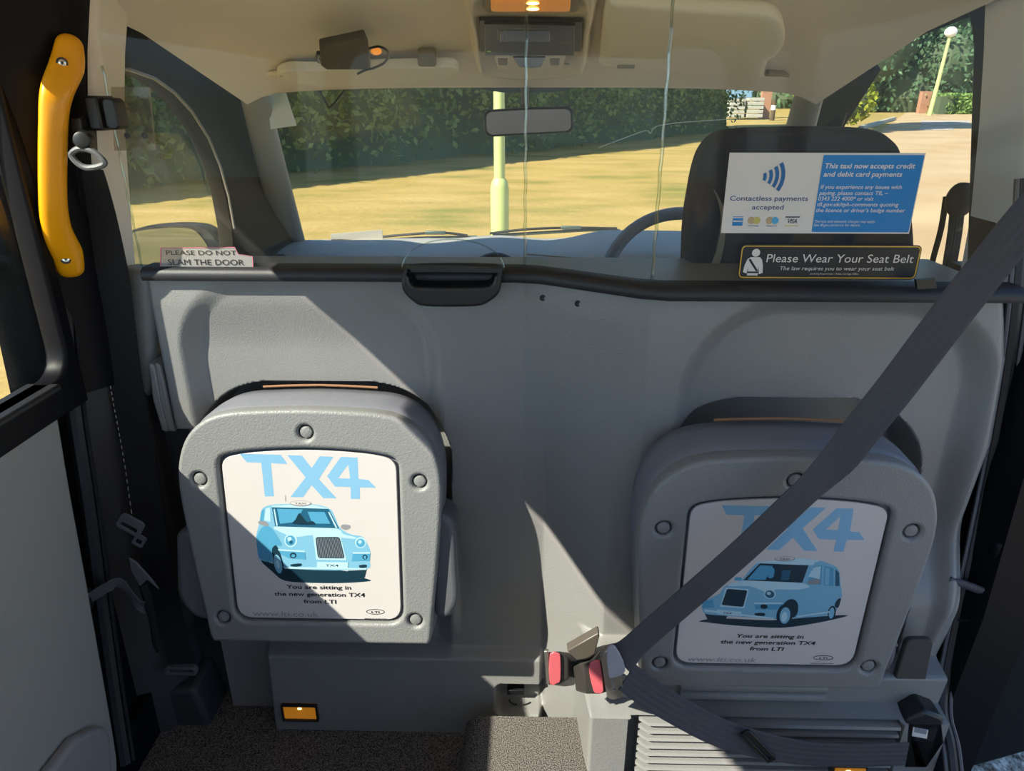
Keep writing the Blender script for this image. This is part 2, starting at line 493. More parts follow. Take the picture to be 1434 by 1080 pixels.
# ---- roof lining: flat over the passengers, sloping down to the windscreen header in front
def roof_plane(y):
    if y > 0.12: return 1.30 - 0.23 * (y - 0.12)
    return 1.30 + 0.05 * min(1, (0.12 - y) / 0.4)
def roof_xe(y): return 0.725 - 0.075 * max(0, min(1, (y + 0.05) / 0.3))
def roof_z(x, y):
    s = abs(x) / roof_xe(y)
    droop = 0.012 + 0.018 * max(0, min(1, (y - 0.1) / 0.6))
    return roof_plane(y) - droop * s ** 4 - 0.018 * max(0, (s - 0.88) / 0.12) ** 2
def PC(px, py, off=0.0):
    """pixel onto the sloping front lining, off = metres below it"""
    return PP(px, py, (0, 0.12, 1.30 - off), (0, 0.23, 1.0))
C_N = Vector((0, -0.23, -1.0)).normalized()          # out of the lining, into the cab
C_U = Vector((1, 0, 0)); C_V = Vector((0, 1, -0.23)).normalized()   # right / towards the windscreen

def build_ceiling():
    ys = list(np.linspace(-1.75, 0.1, 14)) + list(np.linspace(0.13, 0.735, 26))
    N = 40; rows = []
    for y in ys:
        rows.append([Vector((roof_xe(y) * (2 * i / N - 1), y - (0.05 * (2 * i / N - 1) ** 4 if y > 0.7 else 0), 0)) for i in range(N + 1)])
    for r in rows:
        for p in r: p.z = roof_z(p.x, p.y)
    # rolled lip at the windscreen
    lip = [[p + Vector((0, 0.012, 0.012)) for p in rows[-1]], [p + Vector((0, 0.016, 0.04)) for p in rows[-1]]]
    top = [[Vector((p.x * 1.03, p.y, p.z + 0.06)) for p in r] for r in rows][::-1]
    rings = rows + lip + top
    mb = MB(); mb.loft(rings, closed=False, cap0=False, cap1=False)
    o = mb.build('ceiling', M['headliner'], angle=60); struct(o)
    # outer roof skin keeps the sun off the lining's edge
    mb = MB()
    prof = [(-0.80, 1.31), (-0.76, 1.38), (-0.6, 1.43), (0, 1.47), (0.6, 1.43), (0.76, 1.38), (0.80, 1.31)]
    rings = [[Vector((x, y, z - 0.06 * max(0, (y - 0.1) / 0.6) ** 1.5)) for x, z in prof] for y in (-1.8, -1.0, 0.0, 0.3, 0.55, 0.78)]
    rings2 = [[p - Vector((0, 0, 0.015)) for p in r] for r in rings][::-1]
    mb.loft(rings + rings2, closed=False, cap0=False, cap1=False)
    struct(mb.build('trim_2', M['blackgloss']))
build_ceiling()

# ---- left side: sill, rear quarter, roof rail, centre pillar; right side: jamb
SILL_Z, HEAD_Z = 0.705, 1.245
def build_walls():
    mb = MB()
    mb.box((-0.80, -1.48, 0.28), (0.05, 0.65, 0.84)); mb.box((-0.80, -1.48, 1.36), (0.05, 0.65, 0.16)); mb.box((-0.80, -1.2, 1.0), (0.05, 0.1, 0.7))           # rear quarter behind the door
    mb.box((-0.80, -0.6, 1.38), (0.05, 1.4, 0.14))           # rail above the door
    mb.box((-0.80, -0.75, -0.13), (0.05, 1.9, 0.24))          # sill under the door
    mb.box((-0.815, 0.0, 0.245), (0.03, 0.6, 0.88))            # jamb behind the door's front edge
    struct(mb.build('wall_left', M['blackgloss']))
    # centre pillar on the left (lit beige at the top, grey below)
    mb = MB()
    pl = [(-0.755, 0.112), (-0.735, 0.112), (-0.718, 0.118), (-0.713, 0.135), (-0.713, 0.20), (-0.755, 0.20)]
    zs = [0.84, 0.95, 1.1, 1.2, 1.27, 1.31]
    grow = [0, 0.013, 0.033, 0.055, 0.075, 0.095]
    mb.loft([[Vector((x + g, y, z)) for x, y in pl] for z, g in zip(zs, grow)])
    struct(mb.build('trim_3', M['headliner'], angle=60))
    # black door post outside it
    mb = MB(); q = [(-0.83, -0.01), (-0.80, 0.01), (-0.748, 0.065), (-0.725, 0.10), (-0.725, 0.20), (-0.83, 0.20)]
    mb.loft([[Vector((x + g, y, z)) for x, y in q] for z, g in zip([0.66, 0.84, 0.95, 1.1, 1.2, 1.27, 1.33], [-0.012, 0, 0.013, 0.033, 0.055, 0.075, 0.10])])
    struct(mb.build('trim_10', M['blackgloss'], angle=60))
    mb = MB()
    pl = [(-0.80, 0.04), (-0.76, 0.055), (-0.735, 0.08), (-0.715, 0.11), (-0.713, 0.20), (-0.80, 0.20)]
    mb.loft([[Vector((x + g, y, z)) for x, y in pl] for z, g in ((-0.14, 0.0), (0.3, -0.02), (0.55, -0.035), (0.67, -0.028))])
    struct(mb.build('trim_4', M['floor_side'], angle=60))
    # right centre pillar, pale, and dark jamb below
    mb = MB()
    pr = [(0.82, 0.03), (0.775, 0.03), (0.755, 0.045), (0.745, 0.07), (0.745, 0.175), (0.82, 0.19)]
    mb.loft([[Vector((x - g, y, z)) for x, y in pr] for z, g in ((0.86, -0.005), (0.95, 0.0), (1.1, 0.022), (1.2, 0.04), (1.27, 0.055), (1.31, 0.075))])
    struct(mb.build('trim_5', M['pillar'], angle=60))
    mb = MB()
    mb.loft([[Vector((x + g, y, z)) for x, y in [(0.86, -0.04 + dy), (0.775, -0.04 + dy), (0.755, 0.0 + dy), (0.755, 0.24), (0.86, 0.24)]] for z, dy, g in ((-0.12, -0.02, -0.01), (0.1, -0.02, 0.0), (0.3, -0.01, 0.02), (0.6, 0.03, 0.045), (0.86, 0.06, 0.01))])
    struct(mb.build('wall_right', M['blackgloss'], angle=50))
M['pillar'] = mat('pale_pillar_plastic', 'dcdde6', 0.4, bump=0.1)
build_walls()
def build_rear():
    # rear of the cabin with its window, and the rear quarter behind the open right door
    mb = MB()
    mb.plate([(-0.83, -0.2), (0.83, -0.2), (0.83, 1.45), (-0.83, 1.45)], [rrect(1.46, 0.66, 0.08, cx=0, cy=0.98)], (0, -1.80, 0), XA, ZA, 0.05)
    struct(mb.build('wall_back', M['trim'], smooth=False))
    mb = MB(); mb.box((0.80, -1.46, 0.28), (0.05, 0.64, 0.84)); mb.box((0.80, -1.46, 1.36), (0.05, 0.64, 0.16)); mb.box((0.80, -1.2, 1.0), (0.05, 0.1, 0.7)); mb.box((0.80, -0.56, 1.38), (0.05, 1.2, 0.14)); mb.box((0.80, -0.75, -0.13), (0.05, 1.3, 0.24))
    struct(mb.build('wall_right_rear', M['trim'], smooth=False))
build_rear()
def build_bench():  # unseen seat behind the camera, added pale to bounce sunlight upwards
    t = thing('rear_bench', 'unseen pale grey rear bench seat, added to bounce light onto the ceiling', 'bench seat', (0, -1.5, 0.0))
    mb = MB(); mb.box((0, -1.50, 0.40), (1.30, 0.48, 0.14)); mb.build('seat_cushion', M['bench'], t, bevel=0.04, seg=3)
    mb = MB(); mb.box((0, -1.50, 0.105), (1.26, 0.42, 0.45)); mb.build('seat_base', M['bench'], t, bevel=0.02)
    mb = MB(); mb.box((0, -1.72, 0.56), (1.30, 0.10, 0.36)); mb.build('backrest', M['bench'], t, bevel=0.03, seg=3)
M['bench'] = mat('light_grey_vinyl', 'c9c8c6', 0.5)
build_bench()

# ---- rear door seen from inside on the left (closed)
def build_left_door():
    t = thing('passenger_door', 'closed left passenger door with plain grey door card and black window frame', 'car door', (-0.74, -0.5, 0.0))
    mb = MB()
    # door card outline in (y, z); plate normal +X
    def card_x(z): return -0.750 + 0.032 * (0.70 - z) / 0.70
    edge = []
    for x, y, X in ((80, 568, -0.75), (100, 680, -0.742), (122, 800, -0.735), (145, 930, -0.727), (160, 1020, -0.722), (166, 1062, -0.72)):
        p = P(x, y, X=X); edge.append((p.y, p.z, 0))
    out = smooth_pts(edge, 5, closed=False)
    vt = Vector((-0.032, 0, 0.70)).normalized()
    out = [(p.x, p.y) for p in out] + [(edge[-1][0] - 0.06, -0.08), (-1.1, -0.08), (-1.1, SILL_Z), (edge[0][0] - 0.006, SILL_Z)]
    mb.plate([(a, b) for a, b in out], [], (-0.718 - 0.02, 0, 0), YA, vt, 0.04, 0.008, seg=3)
    mb.build('door_card', M['doorcard'], t)
    # moulded pocket at the foot of the card
    mb = MB()
    pk = smooth_pts([(-0.195, 0.06, 0), (-0.175, 0.14, 0), (-0.225, 0.185, 0), (-0.30, 0.20, 0), (-0.75, 0.21, 0), (-0.80, 0.12, 0), (-0.75, 0.03, 0), (-0.24, 0.025, 0)], 5)
    mb.plate([(p.x, p.y) for p in pk], [], (-0.716, 0, 0), YA, ZA, 0.022, 0.008, seg=3)
    mb.build('door_pocket', M['trim'], t)
    mb = MB()
    mb.box((-0.765, -0.53, SILL_Z + 0.004), (0.055, 1.0, 0.012))
    mb.build('window_sill', M['rubber'], t, bevel=0.004)
    mb = MB()
    ow = [(0.042, SILL_Z - 0.05), (0.042, 1.33), (-1.16, 1.33), (-1.16, SILL_Z - 0.05)]
    iw = smooth_corner([(0.012, SILL_Z + 0.01), (0.012, HEAD_Z), (-1.1, HEAD_Z), (-1.1, SILL_Z + 0.01)], 0.05)
    mb.plate(ow, [iw], (-0.765, 0, 0), YA, ZA, 0.035, 0.006)
    mb.build('window_frame', M['blackgloss'], t)
    mb = MB(); mb.box((-0.768, -0.56, 0.96), (0.004, 1.12, 0.52))
    mb.build('window_glass', M['sideglass'], t)
def smooth_corner(poly, r, n=5):
    out = []; N = len(poly)
    for i in range(N):
        p = Vector((poly[i][0], poly[i][1])); a = Vector(poly[i - 1][:2]); b = Vector(poly[(i + 1) % N][:2])
        rr = min(r, (a - p).length * 0.45, (b - p).length * 0.45)
        s, e = p + (a - p).normalized() * rr, p + (b - p).normalized() * rr
        for k in range(n + 1):
            t = k / n; q = s * (1 - t) ** 2 + p * 2 * t * (1 - t) + e * t * t
            out.append((q.x, q.y))
    return out
M['doorcard'] = mat('grey_door_card', '8d8d8b', 0.6, bump=0.25, bump_scale=300)
build_left_door()

def build_left_seals():
    # ribbed black door seal running down the jamb beside the door card
    pts = [P(x, y, Y=Y) for x, y, Y in ((80, -20, 0.118), (84, 100, 0.118), (82, 250, 0.115), (84, 360, 0.085), (92, 460, 0.055), (104, 580, 0.03), (122, 700, -0.005), (142, 850, -0.045), (160, 980, -0.09), (174, 1070, -0.13))]
    mb = MB(); sp = smooth_pts(pts, 4, closed=False)
    mb.tube(sp, 0.012, 8); 
    o = mb.build('door_seal', M['rubber'], org=pts[4]); tag(o, 'black ribbed rubber seal along the left door opening', 'door seal')
    mb = MB(); mb.tube([p + Vector((0.013, 0.008, 0)) for p in sp], 0.0035, 6); mb.build('seal_lip', M['webbing_black'], o)
build_left_seals()
# ================================================================ MOULDED PARTITION
def sdf_box(x, z, cx, hw, z0, z1, r):
    dx = np.abs(x - cx) - (hw - r); dz = np.abs(z - (z0 + z1) / 2) - ((z1 - z0) / 2 - r)
    return np.hypot(np.maximum(dx, 0), np.maximum(dz, 0)) + np.minimum(np.maximum(dx, dz), 0) - r

def part_y(X, Z):
    tU = ss(-0.03, 0.215, X) * 0.35 + np.clip((X + 0.005) / 0.195, 0, 1) * 0.65
    tL = ss(0.02, 0.155, X) * 0.35 + np.clip((X - 0.035) / 0.11, 0, 1) * 0.65
    w = ss(0.3, 0.72, Z)
    base = 0.10 * (1 - (tU * w + tL * (1 - w)))
    base = base + 0.004 * ss(0.80, 0.86, Z)                              # top edge leans forward
    xr = np.interp(Z, [0, 0.15, 0.3, 0.45, 0.6, 0.75, 0.86], [0.730, 0.735, 0.750, 0.768, 0.780, 0.765, 0.738])
    base = base + 0.03 * ss(-0.035, 0.0, X - xr) ** 2                          # right edge rolls away
    base = base + 0.03 * ss(-0.632, -0.655, X) ** 2
    # shallow head-rest hollows above each folding seat
    d = sdf_box(X, Z, -0.378, 0.212, -1.0, 0.848, 0.13)
    base = base + 0.024 * ss(0.02, -0.018, d) * (0.25 + 0.75 * ss(0.85, 0.72, Z))
    d = sdf_box(X, Z, 0.495, 0.232, -1.0, 0.836, 0.15)
    base = base + 0.036 * ss(0.026, -0.022, d)
    # right lower housing beside the seat
    k = ss(0.46, 0.30, Z) * ss(0.605, 0.64, X); base = base - 0.075 * k
    # plinths below the seats
    kl = ss(0.086, 0.064, Z) * ss(-0.545, -0.530, X) * (1 - ss(0.030, 0.040, X))
    base = base * (1 - kl) + (0.076 - 0.012 * ss(0.07, -0.12, Z)) * kl
    kb = ss(0.10, 0.17, Z) * ss(0.30, 0.19, Z) * ss(-0.155, -0.15, X) * (1 - ss(-0.145, -0.128, X)); base = base - 0.008 * kb
    kl2 = ss(0.086, 0.064, Z) * (1 - ss(-0.545, -0.530, X)); base = base * (1 - kl2) + 0.125 * kl2
    kr = ss(0.205, 0.192, Z) * ss(0.10, 0.150, X); base = base * (1 - kr) + (-0.085) * kr
    kr = ss(0.139, 0.132, Z) * ss(0.098, 0.118, X); base = base * (1 - kr) + (-0.125) * kr
    # seat wells
    d = sdf_box(X, Z, -0.376, 0.237 - 0.012 * ss(0.6, 0.3, Z), -1.0, 0.655, 0.15)
    k = ss(0.006, -0.006, d) * ss(0.206, 0.212, Z); base = base * (1 - k) + 0.22 * k
    d = sdf_box(X, Z, 0.445, 0.232 - 0.012 * ss(0.6, 0.3, Z), -1.0, 0.668, 0.15)
    k = ss(0.006, -0.006, d) * ss(0.198, 0.204, Z); base = base * (1 - k) + 0.13 * k
    # left of the well, below the pad: dark pocket
    k = ss(0.574, 0.566, Z) * ss(-0.598, -0.606, X) * ss(0.20, 0.207, Z); base = base * (1 - k) + 0.16 * k
    # hook niche
    c0, c1 = P(696, 962, Y=0.07), P(760, 1000, Y=0.07)
    d = sdf_box(X, Z, (c0.x + c1.x) / 2, (c1.x - c0.x) / 2, c1.z, c0.z, 0.012)
    base = base + 0.045 * ss(0.006, -0.008, d)
    # grille recess
    d = sdf_box(X, Z, 0.42, 0.235, -0.3, 0.131, 0.008)
    base = base + 0.045 * ss(0.003, -0.003, d)
    return base

PART = thing('partition_panel', 'grey moulded plastic partition between driver and passengers, hollowed above the seats', 'partition', (0, 0.1, 0))
def build_partition():
    x0, x1, dx = -0.648, 0.738, 0.0026
    xs = np.arange(x0, x1 + dx / 2, dx); zs = np.arange(-0.121, 0.8605, dx)
    X, Z = np.meshgrid(xs, zs)
    xr = np.interp(Z, [0, 0.15, 0.3, 0.45, 0.6, 0.75, 0.86], [0.730, 0.735, 0.750, 0.768, 0.780, 0.765, 0.738])
    X = np.where(X > 0.3, 0.3 + (X - 0.3) * (xr - 0.3) / (x1 - 0.3), X)
    Y = part_y(X, Z)
    # pad's left edge steps in below the rail
    ny, nx = X.shape
    vs = np.stack([X, Y, Z], -1).reshape(-1, 3)
    idx = np.arange(ny * nx).reshape(ny, nx)
    fs = np.stack([idx[:-1, :-1], idx[:-1, 1:], idx[1:, 1:], idx[1:, :-1]], -1).reshape(-1, 4).tolist()
    vs = vs.tolist()
    # rim returning forward all round
    rim = list(idx[0, :]) + list(idx[1:, -1]) + list(idx[-1, -2::-1]) + list(idx[-2:0:-1, 0])
    o = len(vs); vs += [[vs[i][0], 0.26, vs[i][2]] for i in rim]; n = len(rim)
    fs += [[rim[k], o + k, o + (k + 1) % n, rim[(k + 1) % n]] for k in range(n)]
    fs.append([o + k for k in range(n)])
    mb = MB(); mb.add(vs, fs)
    mb.build('moulded_panel', M['panel'], PART, angle=58)
build_partition()

def py_at(x, z): return float(part_y(np.array(x), np.array(z)))

def PPART(px, py, it=6):
    """pixel onto the partition surface"""
    y = 0.05
    for _ in range(it):
        p = P(px, py, Y=y); y = py_at(p.x, p.z)
    return P(px, py, Y=y)

def build_partition_details():
    # screw holes under the glass
    for x, y in ((760, 417), (809, 425)):
        p = PPART(x, y); mb = MB(); mb.disc(p + YA * 0.001, -YA, 0.0045, 0.0022, k=14)
        mb.tube([p + Vector((0.0045 * math.cos(a), -0.0012, 0.0045 * math.sin(a))) for a in np.linspace(0, 6.283, 15)[:-1]], 0.0009, 6, closed=True)
        mb.build('screw_hole', M['ink'], PART)
    # loop hook inside the niche
    c = P(722, 976, Y=0.09)
    mb = MB(); mb.box(c + Vector((0, 0.012, 0.010)), (0.036, 0.022, 0.012))
    mb.tube([c + Vector((0.013 * math.cos(a), -0.006, -0.002 + 0.013 * math.sin(a))) for a in np.linspace(math.pi, 2 * math.pi, 12)], 0.0022, 8)
    mb.build('hook', M['black'], PART, bevel=0.002)
    # low step lamps
    for (x0, x1, y0, y1, yy) in ((397, 445, 986, 1005, 0.066),):
        a, b = P(x0, y0, Y=yy), P(x1, y1, Y=yy); c = (a + b) / 2
        mb = MB(); w, h = b.x - a.x, a.z - b.z
        mb.plate(rrect(w + 0.008, h + 0.008, 0.003), [rrect(w, h, 0.002)], c - YA * 0.005, XA, ZA, 0.008, 0.001)
        fr = mb.build('step_lamp', M['black'], PART)
        mb = MB(); mb.box(c - YA * 0.002, (w, 0.004, h)); mb.ball(c + Vector((-0.0, -0.0045, h * 0.28)), 0.0032, mi=1, sc=(1.4, 0.5, 0.8))
        mb.build('lamp_lens', [M['amber_dim'], M['amber_hot']], fr)
    # vent grille: horizontal slats standing in the plinth recess
    for i in range(14):
        z = 0.118 - i * 0.0178
        if z < -0.115: break
        mb = MB()
        prof = [(-0.123, z - 0.004), (-0.127, z), (-0.125, z + 0.005), (-0.112, z + 0.006), (-0.080, z + 0.004), (-0.080, z - 0.004)]
        xl, xr = 0.187, 0.653
        mb.loft([[Vector((xl + 0.016, p[0] + 0.012, p[1])) for p in prof], [Vector((xl + 0.03, *p)) for p in prof], [Vector((xr, *p)) for p in prof]])
        mb.build('vent_slat', M['panel'], PART, angle=50)
    # two thick rounded bars and the ledge above the grille
    for z in (0.172, 0.152):
        mb = MB(); xl, xr = P(958, 990, Y=-0.09).x - 0.01, P(1152, 990, Y=-0.09).x
        mb.tube([(xl, -0.086, z), (xr, -0.086, z)], 0.0098, 14)
        mb.build('ledge_bar', M['panel'], PART)
    # rubber pad on the housing beside the right seat
    p0 = [P(x, y, Y=-0.078) for x, y in ((1268, 893), (1306, 893), (1292, 962), (1248, 958))]
    mb = MB(); out = smooth_corner([(p.x, p.z) for p in p0][::-1], 0.012)
    mb.plate(out, [], (0, -0.078, 0), XA, ZA, 0.012, 0.003)
    mb.build('rubber_pad', M['padrubber'], PART)
M['padrubber'] = mat('dark_rubber_pad', '47433f', 0.8, bump=0.3)
build_partition_details()

def build_partition_side():
    # grey moulded trim between partition and left pillar
    pts = [(92, 402), (192, 398), (192, 560), (150, 592), (128, 560), (98, 506), (112, 462), (114, 430)]
    ps = [P(x, y, Y=0.085) for x, y in pts]
    mb = MB(); out = smooth_pts([(p.x, p.z, 0) for p in ps][::-1], 5)
    mb.plate([(p.x, p.y) for p in out], [], (0, 0.156, 0), XA, ZA, 0.06, 0.014, seg=4)
    mb.build('side_trim', M['panel'], PART)
    # stepped lip at the pad's lower left corner
    for k, (dx, zt) in enumerate(((0.0, 0.655), (0.012, 0.65))):
        a = PPART(205, 512)
        mb = MB(); pl = [P(x + k * 9, y, Y=0.11) for x, y in ((207, 508), (216, 512), (228, 570), (236, 606), (226, 604), (213, 560))]
        mb.prism(pl, (0, 0.05, 0)); mb.build('pad_lip', M['panel'], PART, bevel=0.004)
    # back of the dark pocket beside the left seat
    mb = MB(); mb.box((-0.685, 0.18, 0.28), (0.08, 0.03, 0.80)); mb.build('side_pocket', M['floor_side'], PART)
    # foot moulding at the lower left
    ps = [P(x, y, Y=0.07) for x, y in ((228, 968), (272, 965), (300, 1030), (300, 1062), (215, 1062), (212, 1030))]
    mb = MB(); mb.prism(ps, (0, 0.12, 0)); mb.build('foot_moulding', M['floor_side'], PART, bevel=0.012, seg=3)
build_partition_side()

# ================================================================ SCREEN GLASS ABOVE THE PARTITION
SCREEN = thing('partition_screen', 'clear glass partition screen with black bottom rail, bent where two panes join', 'glass screen', (0, 0.1, 0.86))
def build_screen():
    poly = [(-0.65, 0.122), (-0.005, 0.122), (0.19, 0.014), (0.728, 0.014)]
    top = 1.285
    names = [(-0.655, 0.122, -0.005, 0.122), (-0.005, 0.122, 0.19, 0.014), (0.19, 0.014, 0.715, 0.014)]
    for i, (ax, ay, bx, by) in enumerate(names):
        a, b = Vector((ax, ay, 0.868)), Vector((bx, by, 0.868)); d = (b - a).normalized(); n = Vector((d.y, -d.x, 0))
        mb = MB(); g = 0.0025
        zt = top if i != 0 else top - 0.005
        if i == 0:
            # rounded lower-left corner beside the belt, cut-out for the pay opening is framed separately
            pass
        q = [a + d * g, b - d * g, b - d * g + ZA * (zt - 0.868), a + d * g + ZA * (zt - 0.868)]
        mb.prism(q, n * -0.005)
        mb.build('screen_pane', M['clear'], SCREEN, smooth=False)
    # polished joints: the glass edges catch the light
    for x, y, h in ((-0.005, 0.122, 1.28), (0.19, 0.014, 1.28), (-0.655, 0.122, 1.18)):
        mb = MB()
        pts = [Vector((x + 0.0006 * math.sin(z * 120), y - 0.001, z)) for z in np.linspace(0.868, h, 60)]
        mb.tube(pts, 0.0025 if x > -0.5 else 0.002, 8); mb.build('glass_edge', M['edge'], SCREEN)
    # rubber rail
    mb = MB()
    path = [(-0.642, 0.106), (-0.02, 0.106), (0.02, 0.098), (0.17, 0.008), (0.21, -0.004), (0.736, -0.004)]
    prof = [(-0.016, 0), (-0.019, 0.006), (-0.016, 0.017), (-0.008, 0.021), (0.03, 0.021), (0.03, 0)]
    rings = []
    for i, (x, y) in enumerate(path):
        rings.append([Vector((x, y + p[0], 0.852 + p[1])) for p in prof])
    mb.loft(rings); mb.build('bottom_rail', M['rubber'], SCREEN, angle=50)
    # round edge of the pay opening in the left pane
    a = [P(563, 383, Y=0.105), P(707, 383, Y=0.105), P(635, 335, Y=0.105)]
    cx = (a[0].x + a[1].x) / 2; hw = (a[1].x - a[0].x) / 2; hh = a[2].z - a[0].z
    mb = MB(); mb.tube([Vector((cx + hw * math.cos(t), 0.1045, a[0].z + (hh) * math.sin(t) ** 0.85 if 0 < t < math.pi else a[0].z)) for t in np.linspace(0.0, math.pi, 40)], 0.0012, 6)
    mb.build('pay_opening_rim', M['edge'], SCREEN)
build_screen()

def build_glass_extras():
    # black clamp holding the screen to the left pillar
    t = thing('screen_clamp', 'black plastic clamp holding the screen edge beside the yellow handle', 'clamp', P(145, 160, Y=0.09))
    a, b = P(120, 134, Y=0.07), P(150, 183, Y=0.07)
    mb = MB(); mb.box(((a.x + b.x) / 2, 0.085, (a.z + b.z) / 2), (b.x - a.x, 0.05, a.z - b.z)); mb.build('clamp_body', M['black'], t, bevel=0.004)
    a, b = P(140, 137, Y=0.06), P(168, 182, Y=0.06)
    mb = MB(); mb.plate(rrect(b.x - a.x, a.z - b.z, 0.008), [], ((a.x + b.x) / 2, 0.075, (a.z + b.z) / 2), XA, ZA, 0.03, 0.003); mb.build('clamp_jaw', M['black'], t)
    # smoked plastic holder hung behind it
    t = thing('notice_holder', 'smoked clear plastic holder hanging on the screen beside the black clamp', 'plastic holder', P(186, 165, Y=0.125))
    q = [P(x, y, Y=0.125) for x, y in ((155, 122), (208, 122), (216, 210), (160, 211))]
    mb = MB(); mb.prism(q, (0, 0.006, 0)); mb.build('holder_sheet', M['smoke'], t, smooth=False)
    for x, y in ((179, 190), (203, 190)):
        mb = MB(); mb.disc(P(x, y, Y=0.124), -YA, 0.0045, 0.003, k=14); mb.build('rivet', M['dark_grey'], t)
    # small black rubber tab stuck over the rail on the right
    p = P(1296, 402, Y=-0.02)
    mb = MB(); mb.prism([P(x, y, Y=-0.026) for x, y in ((1283, 392), (1310, 390), (1312, 404), (1285, 405))], (0, 0.006, 0))
    tag(mb.build('rubber_tab', M['black'], org=p), 'small black rubber tab stuck on the rail under the belt sticker', 'rubber tab')
build_glass_extras()

# ================================================================ CASH TRAY
def build_tray():
    t = thing('cash_tray', 'black moulded cash tray hooked over the rail at mid partition', 'cash tray', P(632, 405, Y=0.07))
    yf = 0.055
    out = [P(x, y, Y=yf) for x, y in ((566, 380), (577, 377), (692, 378), (701, 383), (702, 396), (698, 412), (684, 424), (664, 430), (596, 430), (578, 423), (565, 410), (562, 396))]
    inn = [P(x, y, Y=yf) for x, y in ((578, 380), (690, 380), (692, 388), (688, 398), (670, 402), (590, 402), (576, 398), (573, 390))]
    o2 = smooth_pts([(p.x, p.z, 0) for p in out][::-1], 4); i2 = smooth_pts([(p.x, p.z, 0) for p in inn][::-1], 4)
    mb = MB(); mb.plate([(p.x, p.y) for p in o2], [[(p.x, p.y) for p in i2]], (0, yf + 0.018, 0), XA, ZA, 0.036, 0.005, seg=3)
    mb.build('tray_rim', M['black'], t)
    # scooped bowl behind the rim
    n = len(i2); c = sum((Vector((p.x, p.y)) for p in i2), Vector((0, 0))) / n
    rings = []
    for k in range(7):
        s = k / 6
        rings.append([Vector((c.x + (p.x - c.x) * (1.03 - 0.35 * s ** 2), yf + 0.010 + 0.05 * s, c.y + (p.y - c.y) * (1.03 - 0.5 * s ** 2) + 0.004 * s)) for p in i2])
    mb = MB(); mb.loft(rings, cap0=False); mb.build('tray_bowl', M['black'], t, fix=True)
build_tray()
# ================================================================ FOLDING SEATS
M['foam'] = mat('orange_foam_edge', '8d6446', 0.8)
def seat_outline():
    half = [(0.0, 0.0), (0.07, -0.002), (0.13, -0.007), (0.168, -0.020), (0.198, -0.046), (0.216, -0.083), (0.224, -0.13), (0.221, -0.20), (0.212, -0.30), (0.203, -0.385), (0.199, -0.425), (0.193, -0.437)]
    r = smooth_pts([(x, y, 0) for x, y in half], 4, closed=False)
    right = [(p.x, p.y) for p in r]
    left = [(-x, y) for x, y in right[1:]][::-1]
    return left + right            # runs left-bottom -> top -> right-bottom
def arch_rect(w_top, w_bot, h, arch, r, yt):
    pts = [(-w_bot / 2, yt - h), (w_bot / 2, yt - h), (w_top / 2, yt - arch), (0.0, yt + 0.0), (-w_top / 2, yt - arch)]
    q = [(-w_bot / 2, yt - h), (w_bot / 2, yt - h), (w_top / 2, yt - arch)]
    top = [(w_top * 0.36, yt - arch * 0.42), (w_top * 0.18, yt - arch * 0.12), (0, yt), (-w_top * 0.18, yt - arch * 0.12), (-w_top * 0.36, yt - arch * 0.42)]
    q = q + top + [(-w_top / 2, yt - arch)]
    return smooth_corner(q, r)

# ---- poster artwork traced in picture units of each poster, mapped through its four corners
def quad_map(tl, tr, bl, br, w_t, w_b, h, yt):
    def f(p):
        x, y = p
        t = (y - (tl[1] + tr[1]) / 2) / ((bl[1] + br[1]) / 2 - (tl[1] + tr[1]) / 2)
        xl = tl[0] + (bl[0] - tl[0]) * t; xr = tr[0] + (br[0] - tr[0]) * t
        s = (x - xl) / (xr - xl)
        # foreshortening down the face
        w = w_t + (w_b - w_t) * t
        tt = t * (1 + 0.055 * (1 - t))
        return ((s - 0.5) * w, yt - tt * h)
    return f

def art(group, polys, fm, o, u, v, c0):
    mats = []; mb = MB(); c = c0
    for pts, key in polys:
        if key not in mats: mats.append(key)
        mb.flat([fm(p) for p in pts], o, u, v, c, mats.index(key), 0.00002); c += 0.00001
    return mb, [M[k] for k in mats]

def ell(cx, cy, rx, ry=None, rot=0, n=28):
    ry = ry or rx; r = math.radians(rot)
    return [(cx + rx * math.cos(a) * math.cos(r) - ry * math.sin(a) * math.sin(r), cy + rx * math.cos(a) * math.sin(r) + ry * math.sin(a) * math.cos(r)) for a in [2 * math.pi * k / n for k in range(n)]]
def S(pts, n=4): return [(p.x, p.y) for p in smooth_pts([(x, y, 0) for x, y in pts], n)]

